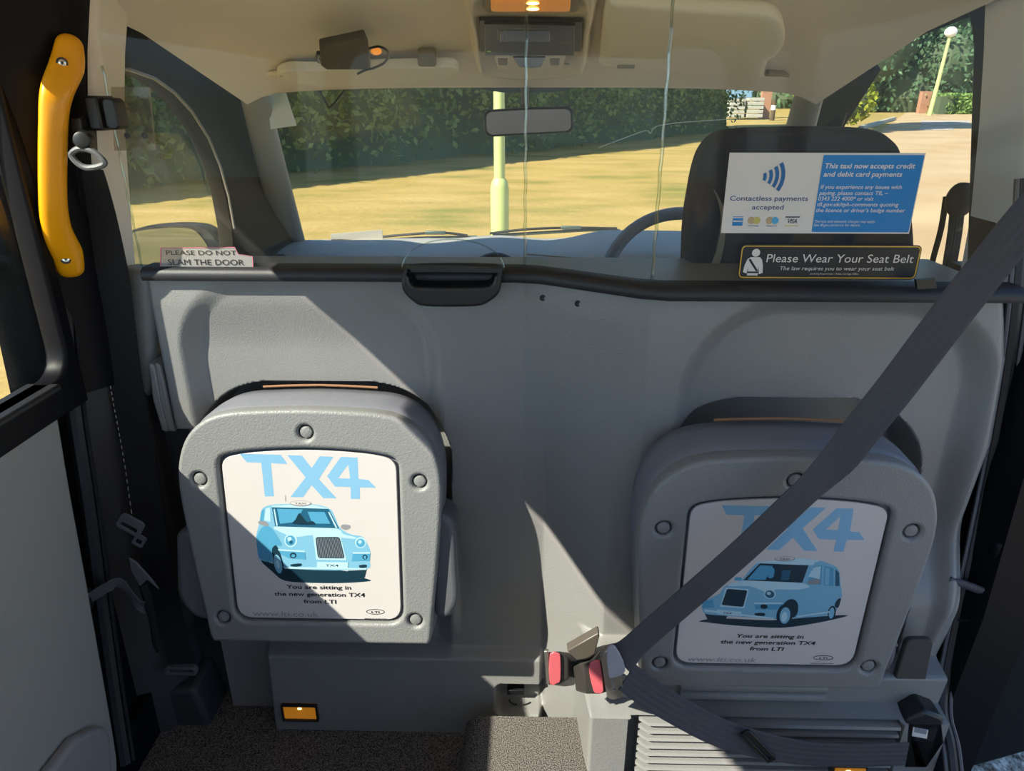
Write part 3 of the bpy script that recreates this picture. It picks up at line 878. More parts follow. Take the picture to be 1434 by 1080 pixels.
def taxi_front_art():
    """three-quarter view of a pale blue cab facing right; units: zoomed picture of (320,630)-(560,820)"""
    A = []
    A.append((S([(212, 905), (320, 1010), (420, 1078), (640, 1092), (900, 1090), (1132, 1070), (1085, 1045), (940, 990), (640, 970), (400, 960)], 3), 'car_deep'))
    A.append((S([(210, 560), (222, 500), (300, 470), (460, 462), (640, 462), (780, 492), (830, 560), (870, 640), (960, 690), (1060, 708), (1100, 760), (1130, 830), (1125, 900), (1100, 970), (760, 985), (430, 972), (400, 945), (320, 930), (210, 905), (186, 850), (172, 720), (190, 640)], 4), 'car'))
    A.append(([(300, 478), (470, 466), (640, 466), (775, 492), (785, 500), (300, 488)], 'car_light'))
    A.append((S([(320, 640), (600, 630), (850, 650), (900, 690), (1000, 712), (1000, 725), (900, 720), (650, 700), (500, 718), (400, 690)], 3), 'car_light'))
    A.append(([(300, 488), (775, 495), (865, 645), (330, 636)], 'car_dark'))
    A.append(([(345, 500), (560, 502), (500, 600), (370, 615)], 'car_mid'))
    A.append(([(600, 520), (740, 520), (790, 610), (640, 610)], 'car_mid'))
    A.append((S([(500, 580), (530, 530), (560, 560), (600, 600), (640, 590), (660, 620), (480, 615)], 3), 'car_deep'))
    A.append(([(315, 505), (325, 500), (352, 628), (340, 634)], 'car_light'))
    A.append(([(770, 520), (782, 520), (850, 640), (836, 642)], 'car_light'))
    A.append(([(238, 590), (250, 500), (285, 490), (290, 600)], 'car_light'))
    A.append(([(200, 595), (212, 520), (240, 500), (230, 600)], 'car_mid'))
    A.append((S([(188, 600), (240, 595), (275, 620), (260, 640), (200, 620)], 3), 'ink_grey'))
    A.append((S([(880, 640), (890, 615), (950, 618), (958, 640), (920, 658)], 3), 'ink_grey'))
    A.append((S([(178, 720), (230, 640), (300, 650), (390, 780), (340, 790), (310, 820), (300, 920), (210, 890), (188, 840)], 3), 'car_mid'))
    A.append((S([(305, 830), (320, 795), (345, 790), (380, 860), (400, 960), (330, 930)], 3), 'car_deep'))
    A.append((ell(362, 940, 42, 96, -14), 'car_deep')); A.append((ell(358, 938, 32, 80, -14), 'car')); A.append((ell(358, 940, 14, 36, -14), 'car_light'))
    A.append((ell(462, 745, 54), 'car_light')); A.append((ell(460, 747, 42), 'car_mid')); A.append((ell(452, 735, 18), 'car_light')); A.append((ell(466, 760, 16), 'car_dark'))
    A.append((ell(1046, 755, 47, 44), 'car_light')); A.append((ell(1046, 758, 37, 34), 'car_mid')); A.append((ell(1040, 750, 15), 'car_light'))
    A.append(([(648, 700), (875, 698), (932, 900), (678, 898)], 'car_light'))
    A.append((smooth_corner([(668, 715), (870, 712), (918, 885), (692, 885)], 22), 'car_deep'))
    for k in range(15):
        s = (k + 0.5) / 15
        A.append(([(672 + 192 * s, 720), (676 + 192 * s, 720), (700 + 212 * s, 880), (695 + 212 * s, 880)], 'ink_grey'))
    A.append(([(355, 815), (580, 828), (590, 895), (450, 890), (385, 860)], 'car_mid')); A.append(([(355, 815), (580, 826), (582, 838), (362, 828)], 'car_light'))
    A.append(([(985, 838), (1125, 836), (1125, 900), (975, 905)], 'car_mid')); A.append(([(985, 832), (1128, 830), (1128, 842), (985, 845)], 'car_light'))
    A.append((ell(485, 865, 28, 24), 'car_deep')); A.append((ell(485, 868, 16, 13), 'car_mid')); A.append((ell(1085, 870, 22, 20), 'car_deep')); A.append((ell(1085, 872, 12), 'car_mid'))
    A.append(([(400, 960), (1100, 962), (1100, 975), (420, 976)], 'car_light'))
    A.append((S([(465, 940), (550, 930), (548, 952), (480, 956)], 3), 'car_deep')); A.append((S([(1040, 938), (1095, 932), (1095, 955), (1045, 958)], 3), 'car_deep'))
    A.append(([(685, 915), (945, 915), (945, 965), (685, 963)], 'car_light'))
    A.append(([(945, 985), (1100, 975), (1085, 1040), (960, 1035)], 'car_deep'))
    A.append((ell(540, 455, 88, 22), 'ink_grey')); A.append((ell(540, 453, 82, 17), 'poster'))
    A.append(([(411, 396), (414, 396), (416, 440), (412, 440)], 'ink_grey'))
    return A

def taxi_side_art():
    """three-quarter view facing left; units: zoomed picture of (990,690)-(1260,880)"""
    A = []
    A.append((S([(40, 895), (200, 870), (600, 880), (900, 850), (1195, 830), (1000, 885), (760, 930), (600, 940), (300, 925), (100, 905)], 3), 'car_deep'))
    A.append(([(85, 835), (260, 850), (240, 895), (105, 885)], 'car_deep'))
    A.append((S([(65, 800), (70, 750), (110, 725), (200, 680), (250, 620), (370, 575), (440, 500), (510, 445), (640, 430), (820, 415), (980, 425), (1090, 460), (1130, 500), (1140, 600), (1150, 680), (1120, 760), (1060, 830), (780, 860), (640, 870), (420, 858), (260, 850), (100, 838)], 4), 'car'))
    A.append((S([(510, 440), (640, 428), (820, 412), (980, 424), (940, 440), (900, 460), (520, 452)], 3), 'car_light'))
    A.append((S([(380, 580), (600, 575), (840, 590), (900, 620), (800, 640), (650, 640), (560, 660), (440, 620), (260, 620)], 3), 'car_light'))
    A.append(([(390, 575), (520, 450), (895, 460), (845, 588)], 'car_deep'))
    A.append(([(420, 570), (520, 465), (620, 468), (560, 570)], 'car_mid'))
    A.append(([(690, 500), (760, 495), (740, 570), (680, 572)], 'car_dark')); A.append((S([(590, 480), (630, 490), (620, 550), (580, 550)], 3), 'car_mid'))
    A.append(([(880, 592), (940, 470), (1000, 458), (992, 600)], 'car_mid')); A.append(([(890, 540), (940, 475), (990, 465), (980, 560)], 'car_light'))
    A.append(([(1008, 605), (1018, 462), (1088, 478), (1085, 608)], 'car_mid')); A.append(([(1018, 600), (1026, 475), (1060, 480), (1050, 600)], 'car'))
    A.append(([(1098, 608), (1102, 486), (1130, 510), (1132, 608)], 'car_dark'))
    A.append((S([(885, 590), (900, 570), (960, 555), (985, 570), (970, 595), (900, 598)], 3), 'ink_grey'))
    A.append((S([(320, 575), (330, 555), (375, 555), (370, 575)], 3), 'car_mid'))
    A.append(([(205, 778), (250, 630), (432, 640), (392, 788)], 'car_light')); A.append((smooth_corner([(215, 765), (262, 640), (420, 650), (384, 778)], 16), 'car_deep'))
    A.append((ell(592, 675, 46, 38), 'car_light')); A.append((ell(592, 677, 36, 29), 'car_dark')); A.append((ell(585, 670, 16, 12), 'car_light'))
    A.append((S([(640, 860), (690, 760), (740, 715), (790, 720), (810, 770), (780, 850)], 3), 'car_deep'))
    A.append((ell(702, 840, 62, 92, 12), 'car_deep')); A.append((ell(706, 840, 40, 66, 12), 'car')); A.append((ell(700, 850, 22, 40, 12), 'car_light'))
    A.append((ell(1068, 812, 30, 55, 12), 'car_deep')); A.append((ell(1066, 815, 20, 44, 12), 'car'))
    A.append((S([(1090, 760), (1110, 715), (1140, 700), (1120, 770)], 3), 'car_deep'))
    A.append(([(470, 745), (685, 742), (690, 755), (640, 795), (480, 795)], 'car_mid')); A.append(([(470, 742), (688, 738), (690, 750), (470, 755)], 'car_light'))
    A.append((ell(545, 772, 28, 18), 'car_deep')); A.append((S([(475, 825), (545, 822), (545, 845), (480, 842)], 3), 'car_deep'))
    A.append(([(90, 735), (150, 725), (160, 785), (65, 790)], 'car_mid'))
    A.append(([(80, 800), (620, 860), (620, 872), (80, 818)], 'car_light')); A.append(([(180, 800), (370, 815), (370, 850), (180, 836)], 'car_light'))
    A.append(([(245, 866), (345, 852), (320, 870)], 'poster'))
    A.append(([(800, 840), (1050, 800), (1050, 812), (800, 852)], 'car_light'))
    A.append((ell(712, 415, 80, 18, -2), 'ink_grey')); A.append((ell(712, 413, 74, 14, -2), 'poster'))
    return A

TX4_L = [  # units: zoomed picture of (320,630)-(560,820)
    [(30, 97), (372, 102), (430, 168), (290, 162), (318, 405), (242, 408), (210, 160), (90, 158)],
    [(425, 103), (548, 106), (630, 195), (695, 108), (808, 112), (690, 275), (840, 415), (730, 415), (630, 320), (560, 410), (455, 410), (580, 262)],
    [(870, 112), (1008, 115), (1018, 270), (1100, 275), (1165, 333), (1030, 333), (1034, 418), (957, 418), (955, 330), (825, 328), (758, 252)]]
HOLE4_L = [(932, 165), (950, 268), (850, 266)]
TX4_R = [  # units: zoomed picture of (990,690)-(1260,880)
    [(225, 60), (620, 62), (640, 120), (480, 122), (440, 340), (360, 340), (400, 122), (265, 122)],
    [(640, 66), (760, 66), (800, 150), (905, 66), (1030, 68), (850, 205), (965, 358), (862, 358), (775, 268), (668, 356), (570, 352), (735, 210)],
    [(1110, 70), (1240, 72), (1215, 222), (1285, 225), (1328, 278), (1190, 280), (1165, 360), (1088, 360), (1110, 280), (975, 276), (928, 212)]]
HOLE4_R = [(1140, 120), (1120, 215), (1030, 212)]

def four_with_hole(outer, hole):
    # keyhole polygon: outer joined to the triangular opening
    k = min(range(len(outer)), key=lambda i: (outer[i][0] - hole[0][0]) ** 2 + (outer[i][1] - hole[0][1]) ** 2)
    h = hole + [hole[0]]
    area = lambda q: sum(q[i - 1][0] * q[i][1] - q[i][0] * q[i - 1][1] for i in range(len(q)))
    if area(outer) * area(hole) > 0: h = h[::-1]
    return outer[:k + 1] + h + [(outer[k][0] + 0.01, outer[k][1])] + outer[k + 1:]

def build_seat(label, O, tilt, mirror, corners, unit, art_fn, tx4, hole4, texts, arm_pts):
    """O = top middle of the face; tilt = how far the foot leans out (m over the height)"""
    t = thing('folding_seat', label, 'folding seat', (O.x, O.y, 0.22), 'folding seats on the partition')
    vdir = Vector((0, tilt / 0.437, 1)).normalized(); u = XA.copy(); n = u.cross(vdir)   # n points at the viewer
    L = lambda a, b, c=0.0: O + u * a + vdir * b + n * c
    out = seat_outline()
    W_T, W_B, H, YT = 0.296, 0.292, 0.318, -0.072
    hole = arch_rect(W_T + 0.010, W_B + 0.010, H + 0.010, 0.016, 0.030, YT + 0.005)
    bolts = [(0.0, -0.040), (-0.187, -0.125), (0.187, -0.125), (-0.172, -0.388), (0.172, -0.388)]
    holes = [hole] + [circle(x, y, 0.0128, 20) for x, y in bolts]
    mb = MB(); mb.plate(out, holes, L(0, 0, -0.016), u, vdir, 0.032, 0.007, seg=4)
    mb.build('seat_panel', M['seat'], t, angle=60)
    # backing in the recess
    mb = MB(); mb.plate([(x * 0.97, -0.21 + (y + 0.21) * 0.97) for x, y in out], [], L(0, 0, -0.022), u, vdir, 0.014, 0.0)
    mb.build('seat_base', M['seat_dark'], t)
    # cushion behind, slightly larger and softly rounded
    def ring(sx, sy, c): return [L(x * sx, -0.2 + (y + 0.2) * sy, c) for x, y in out]
    mb = MB(); mb.loft([ring(0.985, 0.985, -0.026), ring(0.995, 1.005, -0.031), ring(1.0, 1.03, -0.042), ring(1.0, 1.045, -0.08), ring(0.985, 1.045, -0.108), ring(0.94, 1.0, -0.114)])
    mb.build('seat_cushion', M['seat_dark'], t, angle=60)
    mb = MB(); mb.tube([L(x, y + 0.0165, -0.100) for x, y in out if abs(x) < 0.105 and y > -0.1], 0.0022, 8); mb.build('cushion_edge', M['foam'], t)
    for x, y in bolts:
        mb = MB(); mb.disc(L(x, y, -0.016), n, 0.0104, 0.013, k=22, bev=0.003); mb.build('fixing_stud', M['seat'], t)
    # poster
    po = arch_rect(W_T, W_B, H, 0.016, 0.028, YT)
    mb = MB(); mb.plate(po, [], L(0, 0, -0.0085), u, vdir, 0.005, 0.001)
    poster = mb.build('poster_card', M['poster'], t)
    c0 = -0.0059
    fm0 = quad_map(*corners, W_T, W_B, H, YT)
    uz = lambda p: (unit[0] + p[0] * unit[2], unit[1] + p[1] * unit[2])
    fm = lambda p: fm0(uz(p))
    logo = [(tx4[0], 'blue_logo'), (tx4[1], 'blue_logo'), (four_with_hole(tx4[2], hole4), 'blue_logo')]
    mb, ms = art('logo', logo, fm, O, u, vdir, c0); mb.build('logo_lettering', ms, poster, smooth=False)
    mb, ms = art('taxi', art_fn(), fm, O, u, vdir, c0)
    mb.build('taxi_picture', ms, poster, smooth=False)
    def put(mb, s, p, h, w, align='C', mi=0, bold=0.0, shear=0.0):
        a, b = fm0(p); mb.text(s, L(a, b), u, vdir, h, w, align, mi, bold, shear, c0 + 0.0006)
    sx = W_T / (corners[1][0] - corners[0][0])
    def put_all(name, sel, m):
        mb = MB()
        for s, p, wpx, hh, al, mi, bold, sh in sel: put(mb, s, p, hh, wpx * sx * 1.04, al, 0, bold, sh)
        mb.build(name, m, poster, smooth=False)
    for row in texts[:3]: put_all('slogan_lettering', [row], M['ink'])
    put_all('web_address', [texts[3]], M['ink_grey'])
    put_all('plate_lettering', [texts[4]], M['ink']); put_all('roof_sign_lettering', [texts[5]], M['ink'])
    put_all('small_print', [texts[7]], M['ink'])
    mb = MB(); s, p, wpx, hh, al, mi, bold, sh = texts[6]; put(mb, s, p, hh, wpx * sx * 1.04, al, 0, bold, sh)
    # oval maker's badge
    bc = texts[-2][1]; ca, cb = fm0(bc)
    ring_o = circle(ca, cb + 0.0022, 0.0165, 32, 0.0052); ring_i = circle(ca, cb + 0.0022, 0.0155, 32, 0.0042)
    mb.plate(ring_o, [ring_i], L(0, 0, c0 + 0.0002), u, vdir, 0.0003)
    mb.build('maker_badge', M['ink'], poster, smooth=False)
    # hinge arms at the foot
    for sgn, pl in arm_pts:
        mb = MB(); q = smooth_corner(pl, 0.02)
        mb.plate(q[::1], [], L(0, 0, -0.055), u, vdir, 0.075, 0.012, seg=3)
        mb.build('hinge_arm', M['dark_grey'], t)
    return t

LZ = lambda x, y: (180 + x / 2.572, 520 + y / 2.572)
RZ = lambda x, y: (860 + x / 2.572, 560 + y / 2.572)
OL = P(425, 574, Y=0.0)
OR = P(1121, 641, Y=-0.133)
arms_l = [(1, [(0.196, -0.20), (0.222, -0.185), (0.244, -0.205), (0.250, -0.36), (0.232, -0.395), (0.204, -0.395)]),
          (-1, [(-0.204, -0.41), (-0.238, -0.40), (-0.262, -0.36), (-0.250, -0.235), (-0.228, -0.225), (-0.20, -0.25)])]
arms_r = [(1, [(0.20, -0.36), (0.222, -0.34), (0.226, -0.40), (0.205, -0.42)])]
texts_l = [('You are sitting in', LZ(679, 800), 245 / 2.572, 0.0078, 'C', 0, 0.014, 0.0), ('the new generation TX4', LZ(683, 828), 345 / 2.572, 0.0078, 'C', 0, 0.014, 0.0),
           ('from LTI', LZ(685, 856), 124 / 2.572, 0.0078, 'C', 0, 0.014, 0.0), ('www.lti.co.uk', LZ(432, 910), 252 / 2.572, 0.0105, 'L', 1, -0.004, 0.0),
           ('TX4', (320 + 812 / 5.683, 630 + 952 / 5.683), 108 / 5.683, 0.0042, 'C', 0, 0.014, 0.0), ('TAXI', (320 + 540 / 5.683, 630 + 463 / 5.683), 90 / 5.683, 0.0035, 'C', 0, 0.01, 0.0),
           ('LTI', LZ(896, 891), 30 / 2.572, 0.0038, 'C', 0, 0.014, 0.0), ('MADE IN ENGLAND', LZ(898, 916), 84 / 2.572, 0.002, 'C', 0, 0.014, 0.0)]
texts_r = [('You are sitting in', RZ(617, 830), 262 / 2.572, 0.0078, 'C', 0, 0.014, 0.15), ('the new generation TX4', RZ(608, 855), 372 / 2.572, 0.0078, 'C', 0, 0.014, 0.15),
           ('from LTI', RZ(603, 881), 134 / 2.572, 0.0078, 'C', 0, 0.014, 0.15), ('www.lti.co.uk', RZ(305, 931), 272 / 2.572, 0.0105, 'L', 1, -0.004, 0.15),
           ('TX4', (990 + 258 / 5.311, 690 + 834 / 5.311), 70 / 5.311, 0.0036, 'C', 0, 0.014, 0.1), ('TAXI', (990 + 708 / 5.311, 690 + 422 / 5.311), 76 / 5.311, 0.0032, 'C', 0, 0.01, 0.2),
           ('LTI', RZ(812, 912), 32 / 2.572, 0.0038, 'C', 0, 0.014, 0.1), ('MADE IN ENGLAND', RZ(806, 933), 90 / 2.572, 0.002, 'C', 0, 0.014, 0.1)]
build_seat('folded grey tip-up seat lit by sunlight, its poster showing a front-facing taxi', OL, 0.06, False,
           (LZ(300, 308), LZ(958, 318), LZ(376, 916), LZ(994, 920)), (320, 630, 1 / 5.683), taxi_front_art, TX4_L, HOLE4_L, texts_l, arms_l)
build_seat('folded grey tip-up seat in shade behind the diagonal seat belt, taxi poster facing left', OR, 0.0, True,
           (RZ(333, 335), RZ(1076, 345), RZ(258, 938), RZ(918, 940)), (990, 690, 1 / 5.311), taxi_side_art, TX4_R, HOLE4_R, texts_r, arms_r)
# ================================================================ YELLOW GRAB HANDLE
def build_handle():
    t = thing('grab_handle', 'bright yellow vertical grab handle screwed to the left pillar', 'grab handle', P(85, 220, Y=0.0))
    # bar: flattened section bowed out from the pillar
    cl = [(97, 66, 0.066), (94, 92, 0.058), (80, 128, 0.036), (75, 170, 0.028), (74, 270, 0.028), (79, 318, 0.036), (92, 352, 0.054), (98, 374, 0.064)]
    hw = [0.0185, 0.0220, 0.0205, 0.0185, 0.0185, 0.0200, 0.0235, 0.0205]
    pts = [P(x, y, Y=X) for x, y, X in cl]
    sp = smooth_pts(pts, 5, closed=False); N = len(sp)
    hws = np.interp(np.linspace(0, len(hw) - 1, N), range(len(hw)), hw)
    rings = []
    vz = (CAM_POS - pts[3]); vz.z = 0; vz.normalize()
    for i, p in enumerate(sp):
        tt = (sp[min(i + 1, N - 1)] - sp[max(i - 1, 0)]).normalized()
        w = tt.cross(vz).normalized(); nn = w.cross(tt).normalized(); ring = []
        for k in range(24):
            a = 2 * math.pi * k / 24; ca, sa = math.cos(a), math.sin(a)
            ring.append(p + w * (hws[i] * math.copysign(abs(ca) ** 0.75, ca)) + nn * (0.0135 * math.copysign(abs(sa) ** 0.75, sa)))
        rings.append(ring)
    d0, d1 = (sp[0] - sp[1]).normalized(), (sp[-1] - sp[-2]).normalized()
    e0 = [[sp[0] + (q - sp[0]) * math.cos(a) + d0 * 0.018 * math.sin(a) for q in rings[0]] for a in (1.5, 1.2, 0.9, 0.6, 0.3)]
    e1 = [[sp[-1] + (q - sp[-1]) * math.cos(a) + d1 * 0.018 * math.sin(a) for q in rings[-1]] for a in (0.3, 0.6, 0.9, 1.2, 1.5)]
    mb = MB(); mb.loft(e0 + rings + e1); mb.build('grip', M['yellow'], t, angle=70)
    for (x, y, X) in ((87, 88, 0.045), (92, 363, 0.047)):
        c = P(x, y, Y=X); n = (CAM_POS - c).normalized()
        mb = MB(); mb.disc(c - n * 0.004, n, 0.0075, 0.0065, mi=1, k=20); mb.disc(c - n * 0.002, n, 0.0052, 0.0055, k=18, bev=0.001)
        mb.disc(c + n * 0.0032, n, 0.0022, 0.0006, mi=1, k=6)
        mb.build('screw', [M['chrome'], M['black']], t)
    # beige foot under the handle
    mb = MB(); mb.plate(rrect(0.05, 0.03, 0.012), [], P(106, 381, Y=0.105), XA, ZA, 0.012, 0.004); mb.build('mounting_pad', M['headliner'], t)
build_handle()

# ================================================================ LEFT SEAT BELT (hanging)
def build_left_belt():
    top = P(122, 214, Y=0.03)
    t = thing('seat_belt', 'black seat belt hanging slack from the left pillar anchor down behind the folded seat', 'seat belt', top)
    # anchor: bracket, bolt, loop
    mb = MB(); q = [P(x, y, Y=0.045) for x, y in ((98, 165), (112, 165), (114, 180), (120, 182), (122, 215), (100, 215))]
    mb.prism(q, (0, 0.03, 0)); mb.build('anchor_bracket', M['black'], t, bevel=0.002)
    mb = MB(); mb.disc(P(121, 197, Y=0.034), Vector((0.2, -1, 0.1)), 0.0125, 0.02, k=20, bev=0.004); mb.build('anchor_bolt', M['black'], t)
    mb = MB(); lp = [P(x, y, Y=0.02) for x, y in ((100, 216), (108, 228), (122, 235), (142, 232), (146, 226), (130, 212), (112, 208))]
    mb.tube(smooth_pts(lp, 4), 0.0045, 8, closed=True); mb.build('guide_loop', M['dark_grey'], t)
    # near web: from the loop down to the reel in the foot moulding
    ctr = [(129, 236, 0.052), (143, 300, 0.090), (157, 380, 0.103), (166, 450, 0.108), (178, 540, 0.106), (196, 640, 0.088), (214, 760, 0.05), (236, 860, 0.06), (257, 935, 0.06)]
    wid = [0.030, 0.042, 0.052, 0.054, 0.055, 0.056, 0.056, 0.054, 0.05]
    pts = [P(x, y, Y=Y) for x, y, Y in ctr]; sp = smooth_pts(pts, 4, closed=False)
    ws = np.interp(np.linspace(0, len(wid) - 1, len(sp)), range(len(wid)), wid)
    rings = []
    for i, p in enumerate(sp):
        tt = (sp[min(i + 1, len(sp) - 1)] - sp[max(i - 1, 0)]).normalized(); w = Vector((1, 0.10, 0)); w = (w - tt * w.dot(tt)).normalized(); nn = w.cross(tt)
        K = 20; top_, bot = [], []
        for k in range(K + 1):
            q = k / K - 0.5; rib = 0.0004 * math.cos(2 * math.pi * 5 * k / K)
            top_.append(p + w * q * ws[i] + nn * (0.001 + rib)); bot.append(p + w * q * ws[i] - nn * 0.001)
        rings.append(top_ + bot[::-1])
    mb = MB(); mb.loft(rings); mb.build('webbing', M['webbing_black'], t, angle=60)
    # pale stitched edge of the web
    mb = MB(); edge = []
    for i in range(len(sp)):
        tt = (sp[min(i + 1, len(sp) - 1)] - sp[max(i - 1, 0)]).normalized(); w = Vector((1, 0.10, 0)); w = (w - tt * w.dot(tt)).normalized()
        edge.append(sp[i] - w * (ws[i] * 0.5 + 0.0004) + Vector((0, -0.0015, 0)))
    dense = smooth_pts(edge[8:24], 6, closed=False)
    for i in range(0, len(dense) - 2, 2): mb.tube([dense[i], dense[i + 1]], 0.0006, 5)
    mb.build('edge_stitching', M['white'], t)
    # second fold of webbing behind it
    pts = [P(x, y, Y=Y) for x, y, Y in ((118, 236, 0.065), (124, 300, 0.097), (133, 370, 0.108), (148, 460, 0.112), (160, 600, 0.108))]
    mb = MB(); mb.strap(smooth_pts(pts, 4, closed=False), Vector((1, 0.3, 0)), 0.022); mb.build('rear_webbing', M['webbing_black'], t)
    # tongue plates near the foot
    mb = MB(); c = P(183, 735, Y=-0.01)
    R = Matrix.Rotation(math.radians(35), 3, 'Y')
    o2 = rrect(0.044, 0.034, 0.008); h2 = rrect(0.030, 0.010, 0.004, cy=-0.006)
    u = R @ XA; v = R @ ZA
    mb.plate(o2, [h2], c, u, v, 0.004, 0.001); mb.plate(rrect(0.02, 0.026, 0.004, cx=0.026, cy=-0.022), [rrect(0.010, 0.010, 0.002, cx=0.026, cy=-0.024)], c, u, v, 0.0025, 0.0008)
    mb.build('tongue', M['dark_grey'], t)
    # slot plate the web runs into
    mb = MB(); c = P(254, 938, Y=0.055); mb.plate(rrect(0.066, 0.022, 0.008), [rrect(0.052, 0.006, 0.003)], c, XA, ZA, 0.012, 0.002); mb.build('slot_plate', M['dark_grey'], t)
    # loose buckle on a short strap in front of the door seal
    t = thing('belt_buckle', 'dark belt buckle on a bent strap hanging before the left door card', 'belt buckle', P(112, 850, Y=-0.09))
    pts = [P(x, y, Y=Y) for x, y, Y in ((206, 850, -0.02), (196, 846, -0.035), (168, 818, -0.05), (150, 823, -0.065), (125, 838, -0.085))]
    mb = MB(); mb.strap(smooth_pts(pts, 5, closed=False), Vector((0, -0.35, 1)), 0.024); mb.build('strap', M['webbing'], t)
    mb = MB(); pl = [P(x, y, Y=-0.095) for x, y in ((92, 846), (104, 833), (120, 838), (123, 856), (113, 868), (95, 870), (89, 860))]
    mb.prism(smooth_pts(pl, 3), (0.0, 0.022, 0)); mb.build('buckle_body', M['black'], t, bevel=0.003)
    mb = MB(); pl = [P(x, y, Y=-0.097) for x, y in ((116, 838), (121, 840), (122, 856), (117, 858))]; mb.prism(pl, (0, -0.003, 0)); mb.build('buckle_plate', M['steel'], t)
    t = thing('belt_tongue', 'dull belt tongue tucked between the left seal and the hanging belt', 'belt tongue', P(195, 800, Y=-0.03))
    mb = MB(); pl = [P(x, y, Y=-0.03) for x, y in ((180, 782), (190, 788), (212, 812), (222, 826), (206, 812), (196, 822), (184, 800))]
    mb.prism(pl, (0, 0.004, 0)); mb.build('tongue_plate', M['dark_grey'], t, bevel=0.001)
    mb = MB(); mb.tube([P(x, y, Y=-0.025) for x, y in ((200, 818), (208, 842), (214, 870), (218, 900), (222, 912))], [0.007, 0.008, 0.006, 0.006, 0.004], 8); mb.build('buckle_stalk', M['black'], t)
build_left_belt()

# ================================================================ RIGHT SEAT BELT (fastened diagonally)
def build_right_belt():
    t = thing('seat_belt', 'dark grey seat belt stretched diagonally across the right seat to its buckle', 'seat belt', P(858, 935, Y=-0.20))
    ctr = [(1560, 178, -0.05), (1510, 228, -0.115), (1470, 272, -0.15), (1434, 312, -0.165), (1380, 379, -0.17), (1320, 456, -0.175), (1255, 542, -0.18), (1205, 604, -0.182), (1170, 648, -0.184), (1110, 706, -0.187), (1040, 772, -0.19), (960, 842, -0.195), (900, 894, -0.20), (866, 925, -0.205)]
    pts = [P(x, y, Y=Y) for x, y, Y in ctr]; sp = smooth_pts(pts, 5, closed=False); N = len(sp)
    sides = []
    for i in range(N):
        s = i / (N - 1)
        tt = (sp[min(i + 1, N - 1)] - sp[max(i - 1, 0)]).normalized()
        base = tt.cross(Vector((0, 1, 0))).normalized()
        tw = 0.55 * float(1 - ss(0.58, 0.67, s)) - 0.12 + 0.5 * float(ss(0.94, 1.0, s))      # twists over the seat edge
        sides.append((base * math.cos(tw) + tt.cross(base) * math.sin(tw)))
    mb = MB(); mb.strap(sp, sides, 0.0475, 0.0016, 5); mb.build('shoulder_webbing', M['webbing'], t, angle=60)
    a = P(1562, 176, Y=-0.045); mb = MB(); mb.tube([a + Vector((-0.03, -0.01, -0.02)), a, Vector((0.79, 0.06, a.z + 0.03))], [0.008, 0.012, 0.012], 10); mb.build('pillar_guide', M['black'], t)
    # lap web back to the outer anchor
    c2 = [(878, 948, -0.205), (910, 972, -0.20), (960, 1002, -0.19), (1010, 1027, -0.18), (1060, 1042, -0.17), (1120, 1054, -0.165), (1190, 1058, -0.16), (1270, 1056, -0.15)]
    sp = smooth_pts([P(x, y, Y=Y) for x, y, Y in c2], 5, closed=False); N = len(sp)
    sides = []
    for i in range(N):
        tt = (sp[min(i + 1, N - 1)] - sp[max(i - 1, 0)]).normalized(); base = tt.cross(Vector((0, 1, 0))).normalized()
        tw = -0.55 + 0.4 * float(ss(0.3, 0.8, i / N)); sides.append(base * math.cos(tw) + tt.cross(base) * math.sin(tw))
    mb = MB(); mb.strap(sp, sides, 0.046, 0.0016, 5); mb.build('lap_webbing', M['webbing'], t, angle=60)
    # slide adjuster
    c = P(1061, 1043, Y=-0.176); a = P(1045, 1026, Y=-0.176); b = P(1078, 1060, Y=-0.176)
    d = (b - a).normalized(); w = d.cross(YA).normalized()
    mb = MB(); mb.plate(rrect((b - a).length + 0.012, 0.018, 0.004), [rrect((b - a).length, 0.004, 0.001)], c - YA * 0.003, d, (w if d.cross(w).y < 0 else -w), 0.006, 0.0015); mb.build('slide_adjuster', M['black'], t)
    # tongue plate
    q = [(848, 911), (858, 908), (866, 916), (873, 968), (870, 976), (858, 979), (850, 976), (841, 920)]
    pl = [P(x, y, Y=-0.212) for x, y in q]; o2 = [(p.x, p.z) for p in pl][::-1]
    sl = [P(x, y, Y=-0.212) for x, y in ((849, 922), (852, 920), (862, 965), (858, 966))]
    mb = MB(); mb.plate(smooth_corner(o2, 0.006), [[(p.x, p.z) for p in sl][::-1]], (0, -0.212, 0), XA, ZA, 0.005, 0.001); mb.build('tongue_plate', M['steel'], t)
    mb = MB(); pl = [P(x, y, Y=-0.216) for x, y in ((850, 912), (862, 908), (876, 940), (858, 950), (852, 946))]; mb.prism(smooth_pts(pl, 3), (0, 0.006, 0)); mb.build('tongue_sleeve', M['sleeve'], t, bevel=0.002)
M['sleeve'] = mat('grey_sleeve', 'a6a6ae', 0.6, bump=0.2)
build_right_belt()

